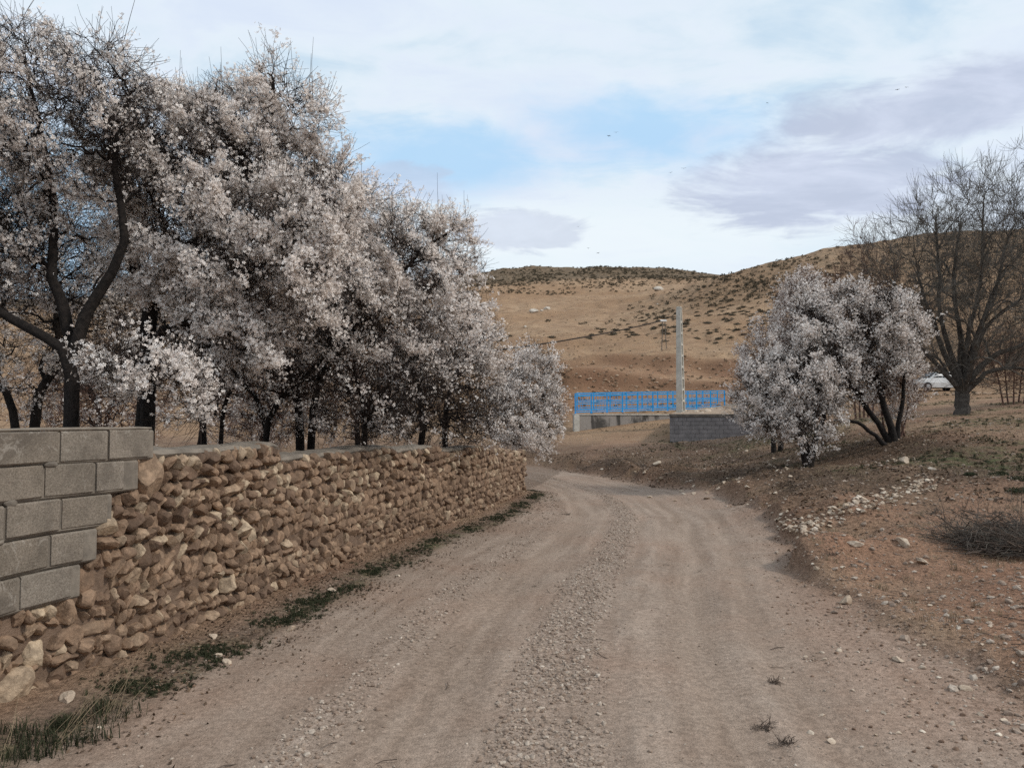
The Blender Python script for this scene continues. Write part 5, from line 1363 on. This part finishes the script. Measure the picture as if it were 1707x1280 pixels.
scatter('hill_tufts', q4, rz(len(q4)), rng.uniform(.12, .42, len(q4)), SP, M_shrub, None, [.2, .5, .7, .9], label='tiny dry brown tufts over the bare hillside', category='tufts')
for px, py, w_, lab in [(912, 516, 2.0, 'white boulder on the hillside, right end of the pair'), (890, 521, 2.3, 'flat white boulder on the hillside, left end of the pair'), (1099, 484, 3.2, 'white boulder high on the hillside near the ridge'), (876, 545, .8, 'small pale boulder low on the hillside left of the pair'), (1096, 508, .5, 'small pale rock among the shrubs above the pole'), (903, 519, 1.0, 'small white boulder wedged between the pair')]:
    q, ok = G([px], [py], 40, 400); v, f = rock(gg, 3, 9, .55, .85, .08); o = mesh_obj('boulder', np_mesh('boulder', v, f, M_boulder), None, label=lab, category='boulder')
    o.location = (q[0, 0], q[0, 1], q[0, 2] + .1); o.scale = (w_ * .5, w_ * .4, w_ * .3); o.rotation_euler = (.1, 0, gg.uniform(0, 6))

# ------------------------------------------------------------------ parked car beyond the terrace
M_car = simple_mat("white_car_paint", (.62, .62, .60), (.72, .72, .70), 2, .0005, .35)
M_glass = simple_mat("dark_car_glass", (.015, .018, .02), (.03, .034, .036), 2, .0005, .12)
M_tyre = simple_mat("black_rubber", (.015, .015, .015), (.03, .03, .03), 8, .002)
M_rim = simple_mat("grey_rim", (.25, .25, .25), (.4, .4, .4), 8, .001, .4)
M_lamp = simple_mat("lamp_glass", (.5, .5, .48), (.7, .7, .68), 8, .001, .2)
cx_ = P(1562, 650, 58).x; car = empty('parked_car', (cx_, 58, gz(cx_, 58) + .02), R(8), label='white saloon car parked beyond the terrace, seen between the almond tree and the walnut trunk', category='car')
def loft(secs):
    """secs: list of (x, halfwidth bottom, halfwidth top, z bottom, z top)"""
    V = []; F = []
    for (x, wb, wt_, zb, zt) in secs:
        zm = (zb + zt) / 2; V += [(x, -wb * .94, zb), (x, -wb, zm), (x, -wt_, zt - .03), (x, -wt_ * .9, zt), (x, wt_ * .9, zt), (x, wt_, zt - .03), (x, wb, zm), (x, wb * .94, zb)]
    for i in range(len(secs) - 1):
        for j in range(8): a, b2 = i * 8 + j, i * 8 + (j + 1) % 8; F.append((a, b2, b2 + 8, a + 8))
    F += [tuple(range(8))[::-1], tuple(range((len(secs) - 1) * 8, len(secs) * 8))]; return V, F
m_ = MB(); m_.add(*loft([(-2.12, .70, .68, .38, .66), (-2.05, .80, .77, .24, .80), (-1.0, .84, .80, .22, .92), (.9, .84, .80, .22, .92), (1.9, .82, .78, .24, .88), (2.12, .72, .70, .36, .74)])); m_.build('body', M_car, car)
m_ = MB(); m_.add(*loft([(-1.05, .74, .72, .88, .93), (-.45, .72, .60, .88, 1.36), (.75, .72, .60, .88, 1.38), (1.45, .72, .68, .88, .95)])); m_.build('cabin', M_car, car)
for sg_ in (-1, 1):
    for x0, x1, a0, a1 in ((-.82, -.12, .30, 0), (-.04, .62, 0, 0), (.70, 1.12, 0, .28)):
        m_ = MB(); y0 = sg_ * .742; y1 = sg_ * .632
        V = [(x0, y0, .96), (x1, y0, .96), (x1 - a1, y1, 1.29), (x0 + a0, y1, 1.29)]; V += [(v[0], v[1] - sg_ * .03, v[2]) for v in V]
        m_.add(V, [(0, 1, 2, 3), (7, 6, 5, 4), (0, 4, 5, 1), (1, 5, 6, 2), (2, 6, 7, 3), (3, 7, 4, 0)]); m_.build('side_window', M_glass, car)
for x0, x1, nm in ((-1.04, -.49, 'windscreen'), (1.43, .80, 'rear_window')):
    m_ = MB(); e_ = -.02 if x0 < 0 else .02; V = [(x0 + e_, -.62, .97), (x0 + e_, .62, .97), (x1 + e_, .52, 1.34), (x1 + e_, -.52, 1.34)]; V += [(v[0] - e_ * 2, v[1], v[2] - .02) for v in V]
    m_.add(V, [(0, 1, 2, 3), (7, 6, 5, 4), (0, 4, 5, 1), (1, 5, 6, 2), (2, 6, 7, 3), (3, 7, 4, 0)]); m_.build(nm, M_glass, car)
for x_ in (-1.35, 1.35):
    for sg_ in (-1, 1):
        m_ = MB(); m_.cyl((x_, sg_ * .66, .3), (x_, sg_ * .87, .3), .3, .3, 16); w_ = m_.build('wheel', M_tyre, car)
        m_ = MB(); m_.cyl((x_, sg_ * .80, .3), (x_, sg_ * .885, .3), .18, .16, 12); m_.build('rim', M_rim, w_)
for x_ in (-2.14, 2.14):
    m_ = MB(); m_.box((x_, 0, .42), (.12, 1.5, .14)); m_.build('bumper', M_tyre, car, bevel=.02)
    for sg_ in (-1, 1):
        m_ = MB(); m_.box((x_ * .985, sg_ * .55, .66), (.08, .28, .12)); m_.build('headlight' if x_ < 0 else 'tail_light', M_lamp, car, bevel=.01)

# ------------------------------------------------------------------ birds
M_bird = simple_mat("dark_feather", (.02, .02, .022), (.05, .05, .055), 8, .002)
for i, (px, py, Y, roll, lab) in enumerate([(1027, 221, 70, .2, 'upper bird of the pair left of centre sky'), (1015, 227, 74, -.3, 'lower bird of the pair left of centre sky'), (1140, 281, 62, .4, 'darkest bird gliding above the ridge at centre'),
                               (1118, 288, 78, .1, 'faint bird trailing the darkest one'), (1511, 146, 72, .15, 'right bird of the pair near the upper right clouds'), (1496, 150, 76, -.2, 'left bird of the pair near the upper right clouds'),
                               (981, 414, 80, .25, 'left bird of the pair just above the far ridge'), (997, 422, 80, -.25, 'right bird of the pair just above the far ridge'), (964, 378, 90, .1, 'tiny lone bird above the pair over the far ridge'), (1279, 172, 95, .1, 'tiny lone bird high right of centre')]):
    c = P(px, py, Y); b_ = empty('bird', tuple(c), gg.uniform(-.8, .8), label='small dark ' + lab, category='bird', group='birds circling over the hill'); b_.rotation_euler = (roll, 0, b_.rotation_euler.z); b_.scale = (.42,) * 3
    m_ = MB(); Vb = []; Fb = []
    for yy, r_ in ((-.22, .015), (-.12, .05), (0, .065), (.12, .05), (.2, .035), (.26, .01)):
        for j in range(6): Vb.append((math.cos(j * math.pi / 3) * r_, yy, math.sin(j * math.pi / 3) * r_ * .8))
    for a_ in range(5):
        for j in range(6): Fb.append((a_ * 6 + j, a_ * 6 + (j + 1) % 6, a_ * 6 + 6 + (j + 1) % 6, a_ * 6 + 6 + j))
    m_.add(Vb, Fb); m_.build('body', M_bird, b_)
    for sg_ in (-1, 1):
        m_ = MB(); V = [(sg_ * .03, -.07, 0), (sg_ * .03, .08, 0), (sg_ * .26, .10, .10), (sg_ * .25, -.06, .09), (sg_ * .52, -.02, .04), (sg_ * .50, -.09, .04)]
        V += [(v[0], v[1], v[2] - .012) for v in V]
        m_.add(V, [(0, 1, 2, 3), (3, 2, 4, 5), (7, 6, 9, 8), (8, 9, 11, 10), (1, 7, 8, 2), (2, 8, 10, 4), (0, 3, 9, 6), (3, 5, 11, 9), (4, 10, 11, 5), (0, 6, 7, 1)]); m_.build('wing', M_bird, b_)
    m_ = MB(); m_.add([(-.03, -.18, 0), (.03, -.18, 0), (.06, -.34, 0), (-.06, -.34, 0), (-.03, -.18, -.01), (.03, -.18, -.01), (.06, -.34, -.01), (-.06, -.34, -.01)], [(0, 1, 2, 3), (7, 6, 5, 4), (0, 4, 5, 1), (1, 5, 6, 2), (2, 6, 7, 3), (3, 7, 4, 0)]); m_.build('tail', M_bird, b_)
